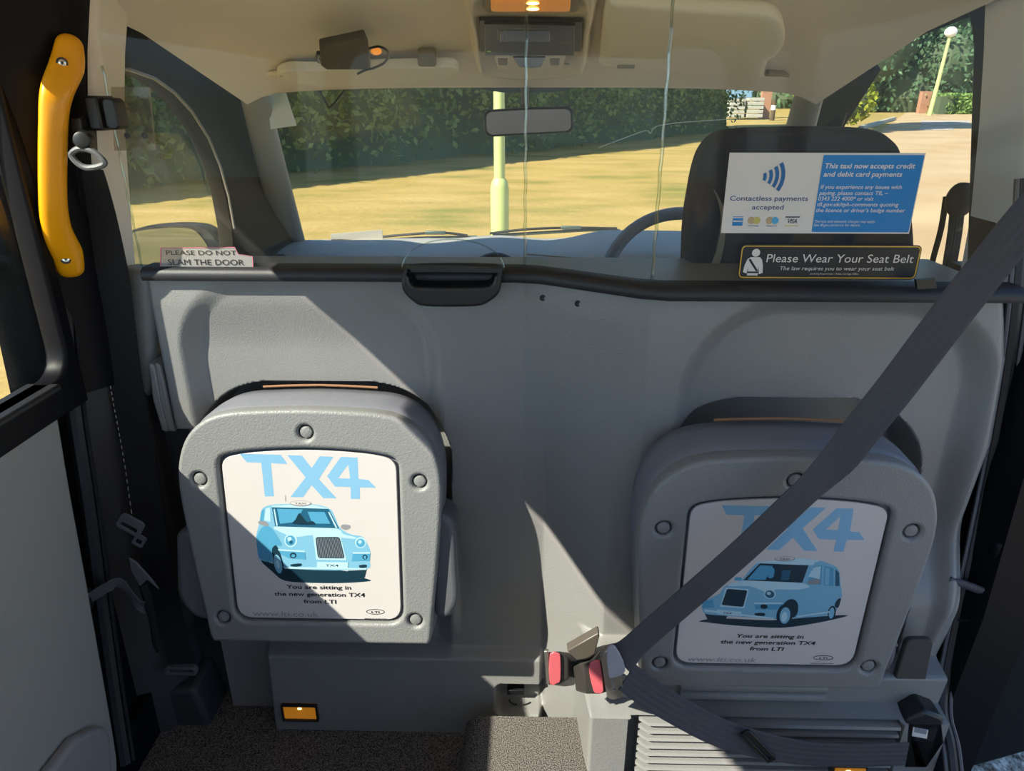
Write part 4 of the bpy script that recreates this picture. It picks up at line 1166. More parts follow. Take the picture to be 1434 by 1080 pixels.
# ================================================================ BUCKLES ON THE CENTRE CORNER
def build_buckles():
    def buckle(label, face, back, yf, yb, redq, strap):
        c = P(*face[0], Y=yf)
        t = thing('belt_buckle', label, 'belt buckle', c)
        f = [P(x, y, Y=yf) for x, y in face]; b = [P(x, y, Y=yb) for x, y in back]
        mb = MB(); mb.loft([f, [p * 0.3 + q * 0.7 for p, q in zip(b, f)], b]); mb.build('buckle_body', M['buckle'], t, bevel=0.0025, seg=3)
        r = [P(x, y, Y=yf - 0.001) for x, y in redq]; mb = MB(); mb.prism(smooth_pts(r, 2), (0, -0.0035, 0)); mb.build('release_button', M['red'], t, bevel=0.001)
        mb = MB(); sp = smooth_pts([P(x, y, Y=Y) for x, y, Y in strap], 5, closed=False); mb.strap(sp, Vector((0, -0.3, 1)), 0.036, 0.002); mb.build('strap', M['buckle'], t)
        return t
    t = buckle('left belt buckle with red button and empty slot by the centre corner', [(764, 914), (784, 912), (796, 922), (796, 950), (784, 958), (766, 959)],
           [(788, 914), (798, 914), (810, 926), (812, 952), (804, 960), (790, 962)], -0.175, -0.14,
           [(770, 915), (782, 914), (785, 920), (785, 950), (780, 955), (770, 956)], [(800, 938, -0.15), (818, 934, -0.11), (832, 925, -0.07)])
    mb = MB(); mb.prism([P(x, y, Y=-0.178) for x, y in ((762, 913), (768, 912), (770, 958), (765, 959))], (0, 0.006, 0)); mb.build('slot_plate', M['steel'], t, bevel=0.001)
    buckle('right belt buckle with red button, fastened to the tongue of the diagonal belt', [(816, 930), (838, 922), (848, 930), (854, 968), (842, 972), (820, 972)],
           [(802, 934), (814, 928), (826, 934), (828, 962), (822, 968), (806, 968)], -0.205, -0.17,
           [(826, 928), (838, 923), (841, 930), (845, 966), (836, 969), (831, 966), (825, 940)], [(822, 950, -0.185), (824, 940, -0.13), (836, 925, -0.075)])
    # grey gusset of the webbing anchor on the corner
    mb = MB(); pl = [P(x, y, Y=-0.075) for x, y in ((794, 912), (838, 887), (840, 890), (832, 922), (812, 930))]
    mb.prism(pl, (0, 0.02, 0)); o = mb.build('belt_anchor', M['gusset'], org=pl[0], bevel=0.002)
    tag(o, 'pointed grey gusset holding the two buckle straps on the sunlit corner', 'belt anchor')
M['buckle'] = mat('dark_buckle', '3b3836', 0.35)
M['gusset'] = mat('grey_vinyl_gusset', '57504a', 0.4)
build_buckles()

# ================================================================ RIGHT DOOR OPENING
def build_right_opening():
    cl = [(1432, 250), (1428, 330), (1420, 430), (1405, 540), (1385, 650), (1358, 780), (1335, 880), (1320, 960), (1318, 1000), (1328, 1040), (1334, 1090)]
    xs_ = [0.735, 0.745, 0.755, 0.785, 0.80, 0.785, 0.775, 0.765, 0.755, 0.752, 0.75]
    pts = smooth_pts([P(x, y, X=X) for (x, y), X in zip(cl, xs_)], 4, closed=False)
    mb = MB(); mb.tube(pts, 0.011, 8)
    o = mb.build('door_seal', M['rubber'], org=pts[8]); tag(o, 'black ribbed rubber seal along the open right doorway', 'door seal')
    for k, dx in enumerate((0.014, -0.012)):
        mb = MB(); mb.tube([p + Vector((dx, -0.006, 0)) for p in pts], 0.0035, 6); mb.build('seal_lip', M['dark_grey'], o)
    # open right door: hinge end and dark inner shell standing outside the doorway
    t = thing('passenger_door', 'open right passenger door with dark unpainted inner edge beyond the seal', 'car door', (0.95, 0.12, 0.0))
    mb = MB()
    pl = [Vector((x, y, 0.0)) for x, y in ((0.862, 0.06), (0.875, 0.015), (1.9, 0.32), (1.89, 0.38))]
    mb.loft([[p + ZA * z for p in pl] for z in (-0.16, 0.05, 0.35, 0.60)]); mb.build('door_shell', M['blackgloss'], t, bevel=0.012)
    mb = MB()
    for z in (0.16, 0.42):
        mb.box((0.83, -0.005, z), (0.07, 0.05, 0.035)); 
    mb.build('hinge', M['blackgloss'], t, bevel=0.006)
    # check strap and corrugated cable hose
    mb = MB(); pts = [P(x, y, Y=-0.03) for x, y in ((1328, 812), (1360, 822), (1400, 838), (1440, 852))]
    mb.strap(smooth_pts(pts, 3, closed=False), Vector((0, -0.4, 1)), 0.016, 0.004, 1)
    tag(mb.build('check_strap', M['steelgrey'], org=pts[0]), 'grey metal check strap bridging the open right doorway', 'check strap')
    sp = smooth_pts([P(x, y, Y=-0.02) for x, y in ((1350, 862), (1366, 880), (1380, 905), (1388, 930), (1400, 950))], 14, closed=False)
    mb = MB(); mb.tube(sp, [0.0125 + 0.0016 * math.cos(i * 1.57) for i in range(len(sp))], 12)
    tag(mb.build('cable_hose', M['rubber'], org=sp[0]), 'black corrugated cable hose running from the right jamb to the door', 'hose')
    # label and latch on the sill corner
    t = thing('belt_reel', 'black belt reel housing with a small white label at the right sill', 'belt reel', P(1290, 1040, Y=-0.12))
    mb = MB(); pl = [P(x, y, Y=-0.125) for x, y in ((1268, 1012), (1296, 996), (1322, 1006), (1326, 1040), (1300, 1078), (1262, 1078))]
    mb.prism(pl, (0, 0.05, 0)); mb.build('housing', M['black'], t, bevel=0.006)
    q = [P(x, y, Y=-0.1265) for x, y in ((1279, 1019), (1300, 1023), (1298, 1035), (1277, 1031))]
    mb = MB(); mb.prism(q, (0, 0.001, 0)); mb.prism([(q[0] * (1 - s) + q[1] * s) for s in (0.1, 0.9)] + [(q[3] * (1 - s) + q[2] * s) * 0.5 + (q[0] * (1 - s) + q[1] * s) * 0.5 for s in (0.9, 0.1)], (0, -0.0004, 0), 1)
    mb.build('label', [M['white'], M['ink_grey']], t)
M['steelgrey'] = mat('grey_painted_steel', '5f6068', 0.4, metal=0.4)
build_right_opening()

# floor-level amber lamp at the bottom edge of the grille
def build_sill_lamp():
    p = P(1189, 1079, Y=-0.15)
    t = thing('step_lamp', 'lit amber step lamp just under the lap belt on the right', 'step lamp', p)
    mb = MB(); mb.box(p + Vector((0, 0.006, 0)), (0.062, 0.016, 0.022)); mb.build('housing', M['black'], t, bevel=0.002)
    mb = MB(); mb.box(p + Vector((0, -0.002, 0)), (0.052, 0.006, 0.015)); mb.ball(p + Vector((-0.004, -0.0055, 0.004)), 0.003, mi=1, sc=(1.5, 0.5, 0.8)); mb.build('lamp_lens', [M['amber_dim'], M['amber_hot']], t)
build_sill_lamp()

# ================================================================ STICKERS ON THE SCREEN
def box_uv(x0, y0, x1, y1, x2, y2, x3, y3, Y):
    """corners TL, TR, BR, BL in pixels -> centre, width, height of the upright rectangle"""
    q = [P(x0, y0, Y=Y), P(x1, y1, Y=Y), P(x2, y2, Y=Y), P(x3, y3, Y=Y)]
    l = (q[0].x + q[3].x) / 2; r = (q[1].x + q[2].x) / 2; tp = (q[0].z + q[1].z) / 2; b = (q[2].z + q[3].z) / 2
    return l, r, tp, b

def build_pay_sticker():
    Y = 0.0072
    l, r, tp, b = box_uv(1018, 214, 1292, 214, 1277, 327, 1013, 327, Y); W, H = r - l, tp - b
    t = thing('contactless_sticker', 'white and blue card payment sticker on the glass behind the driver seat', 'sticker', ((l + r) / 2, Y, b))
    at = lambda s, v: Vector((l + s * W, Y - 0.0008, tp - v * H))
    mb = MB(); mb.box(((l + r) / 2, Y, (tp + b) / 2), (W, 0.0008, H)); mb.build('backing', M['white'], t, smooth=False)
    mb = MB(); mb.plate(rrect(W * 0.512, H * 0.955, 0.002), [], at(0.738, 0.503), XA, ZA, 0.0006); mb.build('blue_field', M['cyan'], t, smooth=False)
    # contactless waves
    mb = MB(); c = at(0.175, 0.29)
    for i, (rad, ang) in enumerate(((0.0100, 30), (0.0185, 30), (0.0270, 31), (0.0355, 32))):
        wd = 0.0022 + 0.0002 * i; aa = np.radians(np.linspace(-ang, ang, 13)); q = []
        cc = c + Vector((-0.004, 0, 0))
        outer = [cc + Vector(((rad + wd) * math.cos(a), 0, (rad + wd) * math.sin(a) - 0.12 * 0)) for a in aa]
        inner = [cc + Vector(((rad - wd) * math.cos(a), 0, (rad - wd) * math.sin(a))) for a in aa[::-1]]
        mb.prism(outer + inner, (0, -0.0003, 0))
    mb.build('wave_symbol', M['wave'], t, smooth=False)
    mb = MB()
    mb.text('Contactless payments', at(0.232, 0.585), XA, ZA, H * 0.062, W * 0.408, bold=0.008)
    mb.text('accepted', at(0.232, 0.695), XA, ZA, H * 0.062, W * 0.166, bold=0.008)
    mb.build('navy_lettering', M['navy'], t, smooth=False)
    mb = MB(); y0 = Y - 0.0012
    def tx(s, u, v, w, h, bold=0.008, al='L'):
        mb.text(s, Vector((l + u * W, y0, tp - v * H)), XA, ZA, h * H, w * W, al, bold=bold, shear=0.12)
    tx('This taxi now accepts credit', 0.497, 0.185, 0.462, 0.062, 0.018)
    tx('and debit card payments', 0.497, 0.285, 0.404, 0.062, 0.018)
    tx('If you experience any issues with', 0.492, 0.435, 0.420, 0.05); tx('paying, please contact TfL \u2013', 0.490, 0.510, 0.357, 0.05)
    tx('0343 222 4000* or visit', 0.489, 0.580, 0.288, 0.05); tx('tfl.gov.uk/tph-comments quoting', 0.488, 0.652, 0.425, 0.05)
    tx("the licence or driver's badge number", 0.487, 0.725, 0.466, 0.05)
    tx('*Service and network charges may apply.', 0.487, 0.858, 0.322, 0.033, 0.0); tx('See tfl.gov.uk/terms for details.', 0.487, 0.905, 0.248, 0.033, 0.0)
    mb.build('white_lettering', M['white'], t, smooth=False)
    # four card marks
    mb = MB(); mb.box(at(0.082, 0.845), (W * 0.054, 0.0005, H * 0.118), 0); mb.box(at(0.082, 0.845) - YA * 0.0004, (W * 0.048, 0.0005, H * 0.016), 1); mb.box(at(0.082, 0.80) - YA * 0.0004, (W * 0.054, 0.0005, H * 0.012), 1)
    mb.build('card_mark', [M['cyan'], M['white']], t, smooth=False)
    for u, (ca, cb) in ((0.168, ('sand', 'olive')), (0.265, ('sand', 'skyblue'))):
        mb = MB(); rr = H * 0.046
        mb.disc(at(u - 0.014, 0.835) , -YA, rr, 0.0004, 0, 24); mb.disc(at(u + 0.014, 0.835) - YA * 0.0002, -YA, rr, 0.0004, 1, 24)
        mb.box(at(u, 0.905), (W * 0.055, 0.0005, H * 0.012), 2)
        mb.build('card_mark', [M[ca], M[cb], M['ink_grey']], t, smooth=False)
    mb = MB(); mb.text('VISA', at(0.372, 0.868), XA, ZA, H * 0.055, W * 0.05, bold=0.02, shear=0.2); mb.box(at(0.370, 0.79), (W * 0.075, 0.0005, H * 0.014), 0); mb.box(at(0.370, 0.902), (W * 0.075, 0.0005, H * 0.010), 1)
    mb.build('card_mark', [M['navy_dark'], M['olive']], t, smooth=False)
M['wave'] = mat('print_wave_blue', '1663a0', 0.45)
M['navy_dark'] = mat('print_dark_navy', '16264f', 0.45)
build_pay_sticker()

def build_belt_sticker():
    Y = 0.0072
    l, r, tp, b = box_uv(1036, 343, 1289, 343, 1285, 391, 1034, 391, Y); W, H = r - l, tp - b; c = Vector(((l + r) / 2, Y, (tp + b) / 2))
    t = thing('seat_belt_sticker', 'black sticker with yellow border and white seat belt reminder on the glass', 'sticker', (c.x, Y, b))
    mb = MB(); mb.plate(rrect(W, H, 0.008), [], c, XA, ZA, 0.0008); mb.build('backing', M['ink'], t, smooth=False)
    mb = MB(); mb.plate(rrect(W - 0.003, H - 0.003, 0.0065), [rrect(W - 0.0058, H - 0.0058, 0.0052)], c - YA * 0.0006, XA, ZA, 0.0005); mb.build('border', M['gold'], t, smooth=False)
    at = lambda s, v: Vector((l + s * W, Y - 0.0008, tp - v * H))
    mb = MB(); mb.text('Please Wear Your Seat Belt', at(0.150, 0.505), XA, ZA, H * 0.245, W * 0.815, 'L', bold=0.0, shear=0.06)
    mb.text('The law requires you to wear your seat belt', at(0.232, 0.735), XA, ZA, H * 0.115, W * 0.637, 'L', shear=0.12)
    mb.text('Licensing Requirement - Public Carriage Office', at(0.405, 0.862), XA, ZA, H * 0.05, W * 0.27, 'L', bold=-0.005)
    mb.build('lettering', M['white'], t, smooth=False)
    mb = MB(); x = 0.082
    mb.disc(at(x + 0.005, 0.235), -YA, H * 0.115, 0.0003, 0, 24)
    body = [(-0.055, 0.80), (-0.050, 0.60), (-0.038, 0.42), (-0.020, 0.36), (0.030, 0.36), (0.044, 0.44), (0.052, 0.62), (0.056, 0.82), (0.036, 0.86), (0.028, 0.62), (0.026, 0.78), (-0.028, 0.78), (-0.026, 0.62), (-0.034, 0.84)]
    mb.prism([at(x + p, q) for p, q in body], (0, -0.0003, 0)); mb.prism([at(x + p, q) for p, q in ((-0.03, 0.83), (0.03, 0.83), (0.03, 0.9), (-0.03, 0.9))], (0, -0.0003, 0))
    for q in ([(-0.032, 0.44), (-0.022, 0.40), (0.026, 0.74), (0.018, 0.78)],): mb.prism([at(x + p, v) - YA * 0.0004 for p, v in q], (0, -0.0003, 0), 1)
    mb.build('belted_figure', [M['white'], M['ink']], t, smooth=False)
build_belt_sticker()

def build_door_sticker():
    Y = 0.1045
    a, b = P(225, 347, Y=Y), P(355, 379, Y=Y); c = (a + b) / 2; W, H = b.x - a.x, a.z - b.z
    t = thing('door_sticker', 'pink edged clear sticker about the door on the glass above the left rail', 'sticker', (c.x, Y, b.z))
    q = [(225, 347), (329, 346), (334, 356), (354, 359), (355, 379), (224, 378)]
    pl = [P(x, y, Y=Y) for x, y in q]; o2 = [(p.x, p.z) for p in pl][::-1]
    mx = sum(p[0] for p in o2) / len(o2); mz = sum(p[1] for p in o2) / len(o2)
    mb = MB(); mb.plate(o2, [], (0, Y, 0), XA, ZA, 0.0006); mb.build('film', M['film'], t, smooth=False)
    mb = MB(); mb.plate(o2, [[(mx + (x - mx) * 0.985, mz + (z - mz) * 0.95) for x, z in o2]], (0, Y - 0.0006, 0), XA, ZA, 0.0004); mb.build('border', M['pink'], t, smooth=False)
    mb = MB()
    u = P(233, 357, Y=Y - 0.001); e = P(331, 357, Y=Y - 0.001); mb.text('PLEASE DO NOT', u, XA, ZA, 0.0078, (e.x - u.x), 'L', bold=0.0)
    u = P(236, 371, Y=Y - 0.001); e = P(342, 371, Y=Y - 0.001); mb.text('SLAM THE DOOR', u, XA, ZA, 0.0098, (e.x - u.x), 'L', bold=0.0)
    mb.build('lettering', M['ink'], t, smooth=False)
M['film'] = glass_mat('sticker_film', (0.85, 0.78, 0.78), 0.5, haze=0.3)
build_door_sticker()
# ================================================================ DRIVER'S CAB IN FRONT OF THE SCREEN
def build_front_doors():
    # traced glass outline of the driver's window (right); the other side mirrors it
    XR = 0.745
    glass_px = [(1166, 155), (1176, 126), (1196, 92), (1222, 62), (1256, 36), (1300, 14), (1340, -2), (1352, 14), (1360, 40), (1362, 70), (1358, 200), (1354, 330), (1352, 420), (1110, 420), (1120, 330), (1140, 225)]
    glass_px_l = [(145, 92), (180, 98), (214, 110), (242, 130), (266, 156), (290, 194), (306, 232), (318, 275), (326, 320), (331, 380), (333, 420), (146, 420), (143, 200)]
    for side, px, X, lab in (('R', glass_px, XR, "driver's door on the right with open arched window frame and dark inner top"), ('L', glass_px_l, -XR, 'front left door with black arched window frame beyond the yellow handle')):
        pts = [P(x, y, X=X) for x, y in px]
        inner = [(p.y, p.z) for p in pts]
        t = thing('front_door', lab, 'car door', (X, 0.6, 0.3))
        if side == 'R': outer = [(0.10, 0.55), (0.10, 1.34), (0.40, 1.345), (0.60, 1.29), (0.80, 1.18), (0.97, 1.04), (1.12, 0.86), (1.20, 0.70), (1.20, 0.55)]
        else: outer = [(0.10, 0.55), (0.10, 1.34), (0.40, 1.345), (0.60, 1.29), (0.82, 1.18), (1.0, 1.04), (1.15, 0.86), (1.22, 0.70), (1.22, 0.55)]
        mb = MB(); mb.plate(smooth_corner(outer, 0.08), [[(a, b) for a, b in inner]], (X + (0.02 if X > 0 else -0.02), 0, 0), YA, ZA, 0.04, 0.005)
        fr = mb.build('window_frame', M['doorframe'] if side == 'L' else M['black'], t)
        # inner chrome-like glazing lip
        mb = MB(); lp = [Vector((X - (0.004 if X > 0 else -0.004), a, b)) for a, b in (inner[:7] if side == 'R' else inner[:11]) if b > 0.74]
        mb.tube(lp, 0.0035, 6); mb.build('glazing_lip', M['lip'], fr)
        mb = MB(); ys = [p.y for p in pts]; zs = [p.z for p in pts]
        cen = Vector((X + (0.022 if X > 0 else -0.022), 0, 0))
        mb.plate([(a, b) for a, b in inner], [], cen, YA, ZA, 0.004); mb.build('window_glass', M['sideglass'], t, smooth=False)
        mb = MB(); mb.box((X + (0.0 if X > 0 else 0.0), 0.66, 0.40), (0.09, 1.1, 0.62)); mb.build('door_panel', M['trim'] if X > 0 else M['floor_side'], t, bevel=0.02)
M['doorframe'] = mat('dark_door_frame', '332e28', 0.8, spec=0.1, bump=0.1)
M['lip'] = mat('grey_glazing_lip', '8e8478', 0.35)
build_front_doors()

def build_windscreen():
    t0 = P(372, 130, Y=0.73); b0 = P(428, 352, Y=1.27)
    def edge(s): return t0 * (1 - s) + b0 * s
    mb = MB(); rings = []
    for j in range(9):
        s = -0.12 + j / 8 * 1.3; p = edge(s); ring = []
        for i in range(25):
            q = 2 * i / 24 - 1
            ring.append(Vector((abs(p.x) * 1.05 * q, p.y + 0.10 * (1 - q * q), p.z)))
        rings.append(ring)
    vs = rings + [[v + Vector((0, 0.006, 0.003)) for v in r] for r in rings][::-1]
    mb.loft(vs, closed=False, cap0=False, cap1=False); wsn = mb.build('window_1', M['windscreen'], angle=180); struct(wsn)
    mb = MB(); mb.tube(smooth_pts([P(x, y, Y=0.84) for x, y in ((838, 207), (870, 195), (904, 183), (911, 187), (919, 177), (960, 171), (1040, 166))], 3, closed=False), 0.0011, 6)
    mb.build('pale_line', M['lip_white'], wsn)  # thin pale line drawn across the windscreen
    # dark sun band blob behind the mirror
    mb = MB(); w0 = P(664, 119, Y=0.80).x; w1 = P(812, 119, Y=0.80).x; zc = P(740, 119, Y=0.80).z
    out = [(w0, zc + 0.02), (w0, zc), (w0 + 0.03, zc - 0.012), (w0 + 0.07, zc - 0.017), (w1 - 0.07, zc - 0.017), (w1 - 0.03, zc - 0.012), (w1, zc), (w1, zc + 0.02)]
    mb.plate(out[::-1], [], (0, 0.81, 0), XA, ZA, 0.003)
    o = mb.build('mirror_patch', M['smokeband'], org=(0, 0.81, zc)); tag(o, 'dark tinted patch on the windscreen above the rear-view mirror', 'tinted patch')
    # A pillars: pale inner trim
    for sgn in (-1, 1):
        mb = MB(); rings = []
        for j in range(12):
            s = -0.02 + j / 11 * 1.10; p = edge(s)
            xo = abs(p.x); w = 0.052 + 0.035 * s
            ring = []
            for k in range(14):
                a = 2 * math.pi * k / 14
                ring.append(Vector((sgn * (xo + w * 0.42 + w * 0.5 * math.cos(a)), p.y - 0.02 + 0.028 * math.sin(a) - 0.02 * math.cos(a), p.z + 0.004)))
            rings.append(ring)
        mb.loft(rings); struct(mb.build('trim_6' if sgn < 0 else 'trim_7', M['apillar'], angle=60))
        # dark quarter trim between pillar and door frame
        a, b = [], []
        for j in range(12):
            s = -0.06 + j / 11 * 1.2; p = edge(s); w = 0.052 + 0.035 * s
            a.append(Vector((sgn * (abs(p.x) + w * 0.6), p.y + 0.005, p.z))); b.append(Vector((sgn * 0.80, p.y + 0.03 + 0.02 * s, p.z + 0.02)))
        q = [v + Vector((0, 0.02, 0.01)) for v in a]; r = [v + Vector((0, 0.02, 0.01)) for v in b]
        mb = MB(); mb.loft([[a[j], b[j], r[j], q[j]] for j in range(12)]); struct(mb.build('trim_8' if sgn < 0 else 'trim_9', M['doorframe'], angle=60))
M['lip_white'] = mat('pale_glass_line', 'd9dccf', 0.3)
M['smokeband'] = mat('dark_tint', '1d2422', 0.3)
M['apillar'] = mat('grey_pillar_trim', '9a9488', 0.6, bump=0.1)
build_windscreen()

def build_console():
    c = PC(742, 60, 0.0)
    t = thing('roof_console', 'beige overhead console on the lining holding radio, clock and amber lamp', 'roof console', c)
    def onc(px, py, off=0.0): return PC(px, py, off)
    def loc(p):   # lining coordinates
        d = p - c; return (d.dot(C_U), d.dot(C_V))
    def poly(px, off): return [loc(onc(x, y, off)) for x, y in px]
    # body: raised rounded surround
    o1 = poly([(668, -10), (816, -10), (820, 60), (815, 95), (805, 106), (740, 112), (682, 106), (672, 95), (667, 60)], 0.028)
    mb = MB(); N_ = 40
    sm = smooth_pts([(x, y, 0) for x, y in o1], 5)
    def lvl(sc, off): 
        mx = sum(p.x for p in sm) / len(sm); my = sum(p.y for p in sm) / len(sm)
        return [c + C_U * (mx + (p.x - mx) * sc) + C_V * (my + (p.y - my) * sc) + C_N * off for p in sm]
    mb.loft([lvl(1.14, -0.004), lvl(1.10, 0.008), lvl(1.04, 0.022), lvl(1.0, 0.028), lvl(0.95, 0.027), lvl(0.93, 0.022)], cap0=False)
    mb.build('console_body', M['beige'], t, angle=70)
    def slab(name, px, off, th, m, parent=t, r=0.003, bev=0.001):
        q = poly(px, off); 
        mb = MB(); qq = smooth_corner(q, r); mb.prism([c + C_U * a + C_V * b + C_N * (off - th) for a, b in qq], C_N * th); return mb.build(name, m, parent, bevel=bev)
    lamp = slab('lamp_surround', [(676, -12), (812, -12), (809, 17), (679, 17)], 0.030, 0.006, M['beige_dark'], r=0.01)
    slab('lamp_lens', [(686, -12), (800, -12), (798, 16), (688, 16)], 0.033, 0.006, M['amber'], lamp, r=0.008)
    mb = MB()
    for y in (5, 13): mb.ball(onc(746, y, 0.0345), 0.006, sc=(1.6, 1, 0.3))
    mb.build('bulb', M['amber_hot'], lamp)
    for x in (697, 765, 794):
        mb = MB(); mb.tube([onc(x, -8, 0.0335), onc(x, 14, 0.0335)], 0.0008, 6); mb.build('lens_rib', M['amber'], lamp)
    slab('radio_recess', [(671, 28), (815, 30), (814, 72), (672, 72)], 0.030, 0.006, M['black'])
    rad = slab('radio', [(678, 33), (805, 35), (804, 77), (679, 77)], 0.034, 0.008, M['radio'])
    slab('display', [(700, 42), (770, 42), (770, 58), (700, 58)], 0.0345, 0.002, M['display'], rad)
    mb = MB(); mb.tube([onc(720, 40, 0.0352), onc(770, 40, 0.0352)], 0.0008, 6); mb.tube([onc(697, 42, 0.0352), onc(697, 56, 0.0352)], 0.0006, 6); mb.tube([onc(708, 42, 0.0352), onc(708, 56, 0.0352)], 0.0006, 6); mb.build('radio_trim', M['ink_grey'], rad)
    mb = MB(); mb.disc(onc(685, 71.5, 0.0345), C_N, 0.0034, 0.001); mb.build('green_lamp', M['green_led'], rad)
    for x, y, r_ in ((797, 70, 0.0028), (797, 42, 0.0014)):
        mb = MB(); mb.disc(onc(x, y, 0.0345), C_N, r_, 0.001); mb.build('button', M['dark_grey'], rad)
    mb = MB(); p = onc(790, 60, 0.0350)
    mb.text('LTI', p - C_V * 0.003, C_U, C_V * -1 if False else C_V, 0.005, 0.012, bold=0.02)
    a_, b_ = loc(p); mb.plate(circle(0, 0.0, 0.0105, 28, 0.0042), [circle(0, 0.0, 0.0095, 28, 0.0034)], p, C_U, C_V, 0.0004)
    mb.build('badge', M['ink_grey'], rad, smooth=False)
    fas = slab('clock_fascia', [(692, 80), (792, 80), (786, 96), (762, 103), (720, 103), (698, 96)], 0.032, 0.006, M['beige'], r=0.008)
    slab('clock_display', [(718, 80), (764, 80), (758, 93), (745, 95), (727, 93)], 0.0335, 0.003, M['display'], fas)
    mb = MB(); mb.text('00', onc(736, 92, 0.0342), C_U, C_V, 0.009, 0.016, bold=0.01); mb.build('clock_digits', M['ink_grey'], fas, smooth=False)
    for x in (704, 777):
        slab('push_button', [(x - 7, 82), (x + 7, 82), (x + 6, 91), (x - 6, 91)], 0.0335, 0.003, M['beige_dark'], fas)
    mb = MB(); mb.disc(onc(794, 89, 0.0305), C_N, 0.0055, 0.0015, bev=0.0005); mb.build('sensor', M['beige_dark'], t)
M['beige_dark'] = mat('dark_beige_plastic', '857a68', 0.5)
M['radio'] = mat('radio_face', '2b2824', 0.35)
build_console()

def build_visors():
    # right: padded sun visor folded up against the lining
    c = PC(970, 60, 0.01)
    t = thing('sun_visor', 'beige sun visor folded flat above the driver on the right', 'sun visor', c)
    px = [(848, 12), (870, 10), (960, 18), (1060, 24), (1088, 32), (1096, 48), (1098, 66), (1088, 82), (1076, 88), (1070, 104), (1060, 112), (950, 104), (850, 96), (840, 88), (843, 50)]
    q = [PC(x, y, 0.03) for x, y in px]
    pts = smooth_pts([((p - c).dot(C_U), (p - c).dot(C_V), 0) for p in q], 4)
    mx = sum(p.x for p in pts) / len(pts); my = sum(p.y for p in pts) / len(pts)
    def ring(sc, off): return [c + C_U * (mx + (p.x - mx) * sc) + C_V * (my + (p.y - my) * sc) + C_N * off for p in pts]
    mb = MB(); mb.loft([ring(0.97, -0.008), ring(1.0, 0.0), ring(1.0, 0.010), ring(0.975, 0.016), ring(0.9, 0.017)])
    mb.build('visor_pad', M['visor'], t, angle=70)
    mb = MB(); a = PC(868, 92, 0.028); mb.box((a.x + 0.012, a.y, a.z), (0.034, 0.008, 0.010)); mb.build('visor_clip', M['beige_dark'], t, bevel=0.002)
    mb = MB(); mb.tube([PC(1074, 102, 0.022), PC(1092, 103, 0.02), PC(1106, 103, 0.004)], [0.007, 0.006, 0.008], 10); mb.disc(PC(1108, 102, 0.0), C_N, 0.014, 0.008, bev=0.003); mb.build('visor_pivot', M['beige_dark'], t)
    # dark shadow-gap rim of the visor recess in the lining
    # left: visor swung down like a shelf
    c = PC(512, 104, 0.03)
    t = thing('sun_visor', 'beige sun visor lowered like a shelf under the black box on the left', 'sun visor', c)
    pts = [(388, 104), (400, 111), (430, 116), (500, 118), (570, 114), (620, 106), (640, 101), (638, 92), (600, 92), (520, 94), (440, 97), (400, 97)]
    q = [PC(x, y, 0.03) for x, y in pts]; sm = smooth_pts(q, 3)
    mb = MB(); mb.loft([[p + C_N * 0.004 for p in sm], [p - C_N * 0.012 for p in sm], [p - C_N * 0.016 + (c - p) * 0.04 for p in sm]]); mb.build('visor_pad', M['visor'], t, bevel=0.003)
    mb = MB(); a = PC(598, 80, 0.02); mb.box(a, (0.036, 0.012, 0.034), R=Matrix.Rotation(math.radians(-13), 3, 'X')); mb.build('visor_clip', M['beige_dark'], t, bevel=0.005)
    mb = MB(); mb.tube([PC(370, 103, 0.0), PC(380, 103, 0.018), PC(394, 103, 0.03)], 0.006, 10); mb.build('visor_pivot', M['beige'], t)
    # black payment box lying on it, with cable
    c = PC(480, 78, 0.045)
    t = thing('transponder_box', 'small black electronic box and cable with glowing plug lying on the lowered left visor', 'electronic box', c)
    px = [(447, 64), (510, 51), (515, 62), (519, 96), (510, 98), (457, 98), (449, 92)]
    q = [PC(x, y, 0.055) for x, y in px]
    mb = MB(); mb.prism(q, -C_N * 0.012); mb.build('box_case', M['box'], t, bevel=0.003)
    mb = MB(); mb.tube([PC(446, 74, 0.05), PC(444, 80, 0.05), PC(447, 86, 0.05)], 0.004, 8); mb.build('connector', M['steelgrey'], t)
    mb = MB(); sp = smooth_pts([PC(x, y, o) for x, y, o in ((516, 68, .05), (530, 65, .05), (541, 70, .05), (544, 78, .05), (538, 88, .05), (524, 95, .05), (512, 98, .055), (500, 104, .06))], 5, closed=False)
    pw = [P(x, y, Y=0.74) for x, y in ((500, 104), (488, 118), (475, 136), (462, 150), (458, 146), (448, 128), (443, 122))]
    mb.tube(sp[:-1] + smooth_pts(pw, 4, closed=False), 0.0022, 7); mb.build('cable', M['black'], t)
    mb = MB(); mb.ball(PC(527, 72, 0.05), 0.006, sc=(1.6, 1, 1)); mb.build('cable_plug', M['plug'], t)
M['visor'] = mat('visor_fabric', 'f0e8da', 0.9, spec=0.1, bump=0.3, bump_scale=500)
M['box'] = mat('matte_black_box', '2e2a25', 0.6, bump=0.1)
M['plug'] = mat('orange_plug', 'd08a3c', 0.4, emit='ff9a3c', emit_strength=0.25)  # faint glow put into the plug's orange
build_visors()

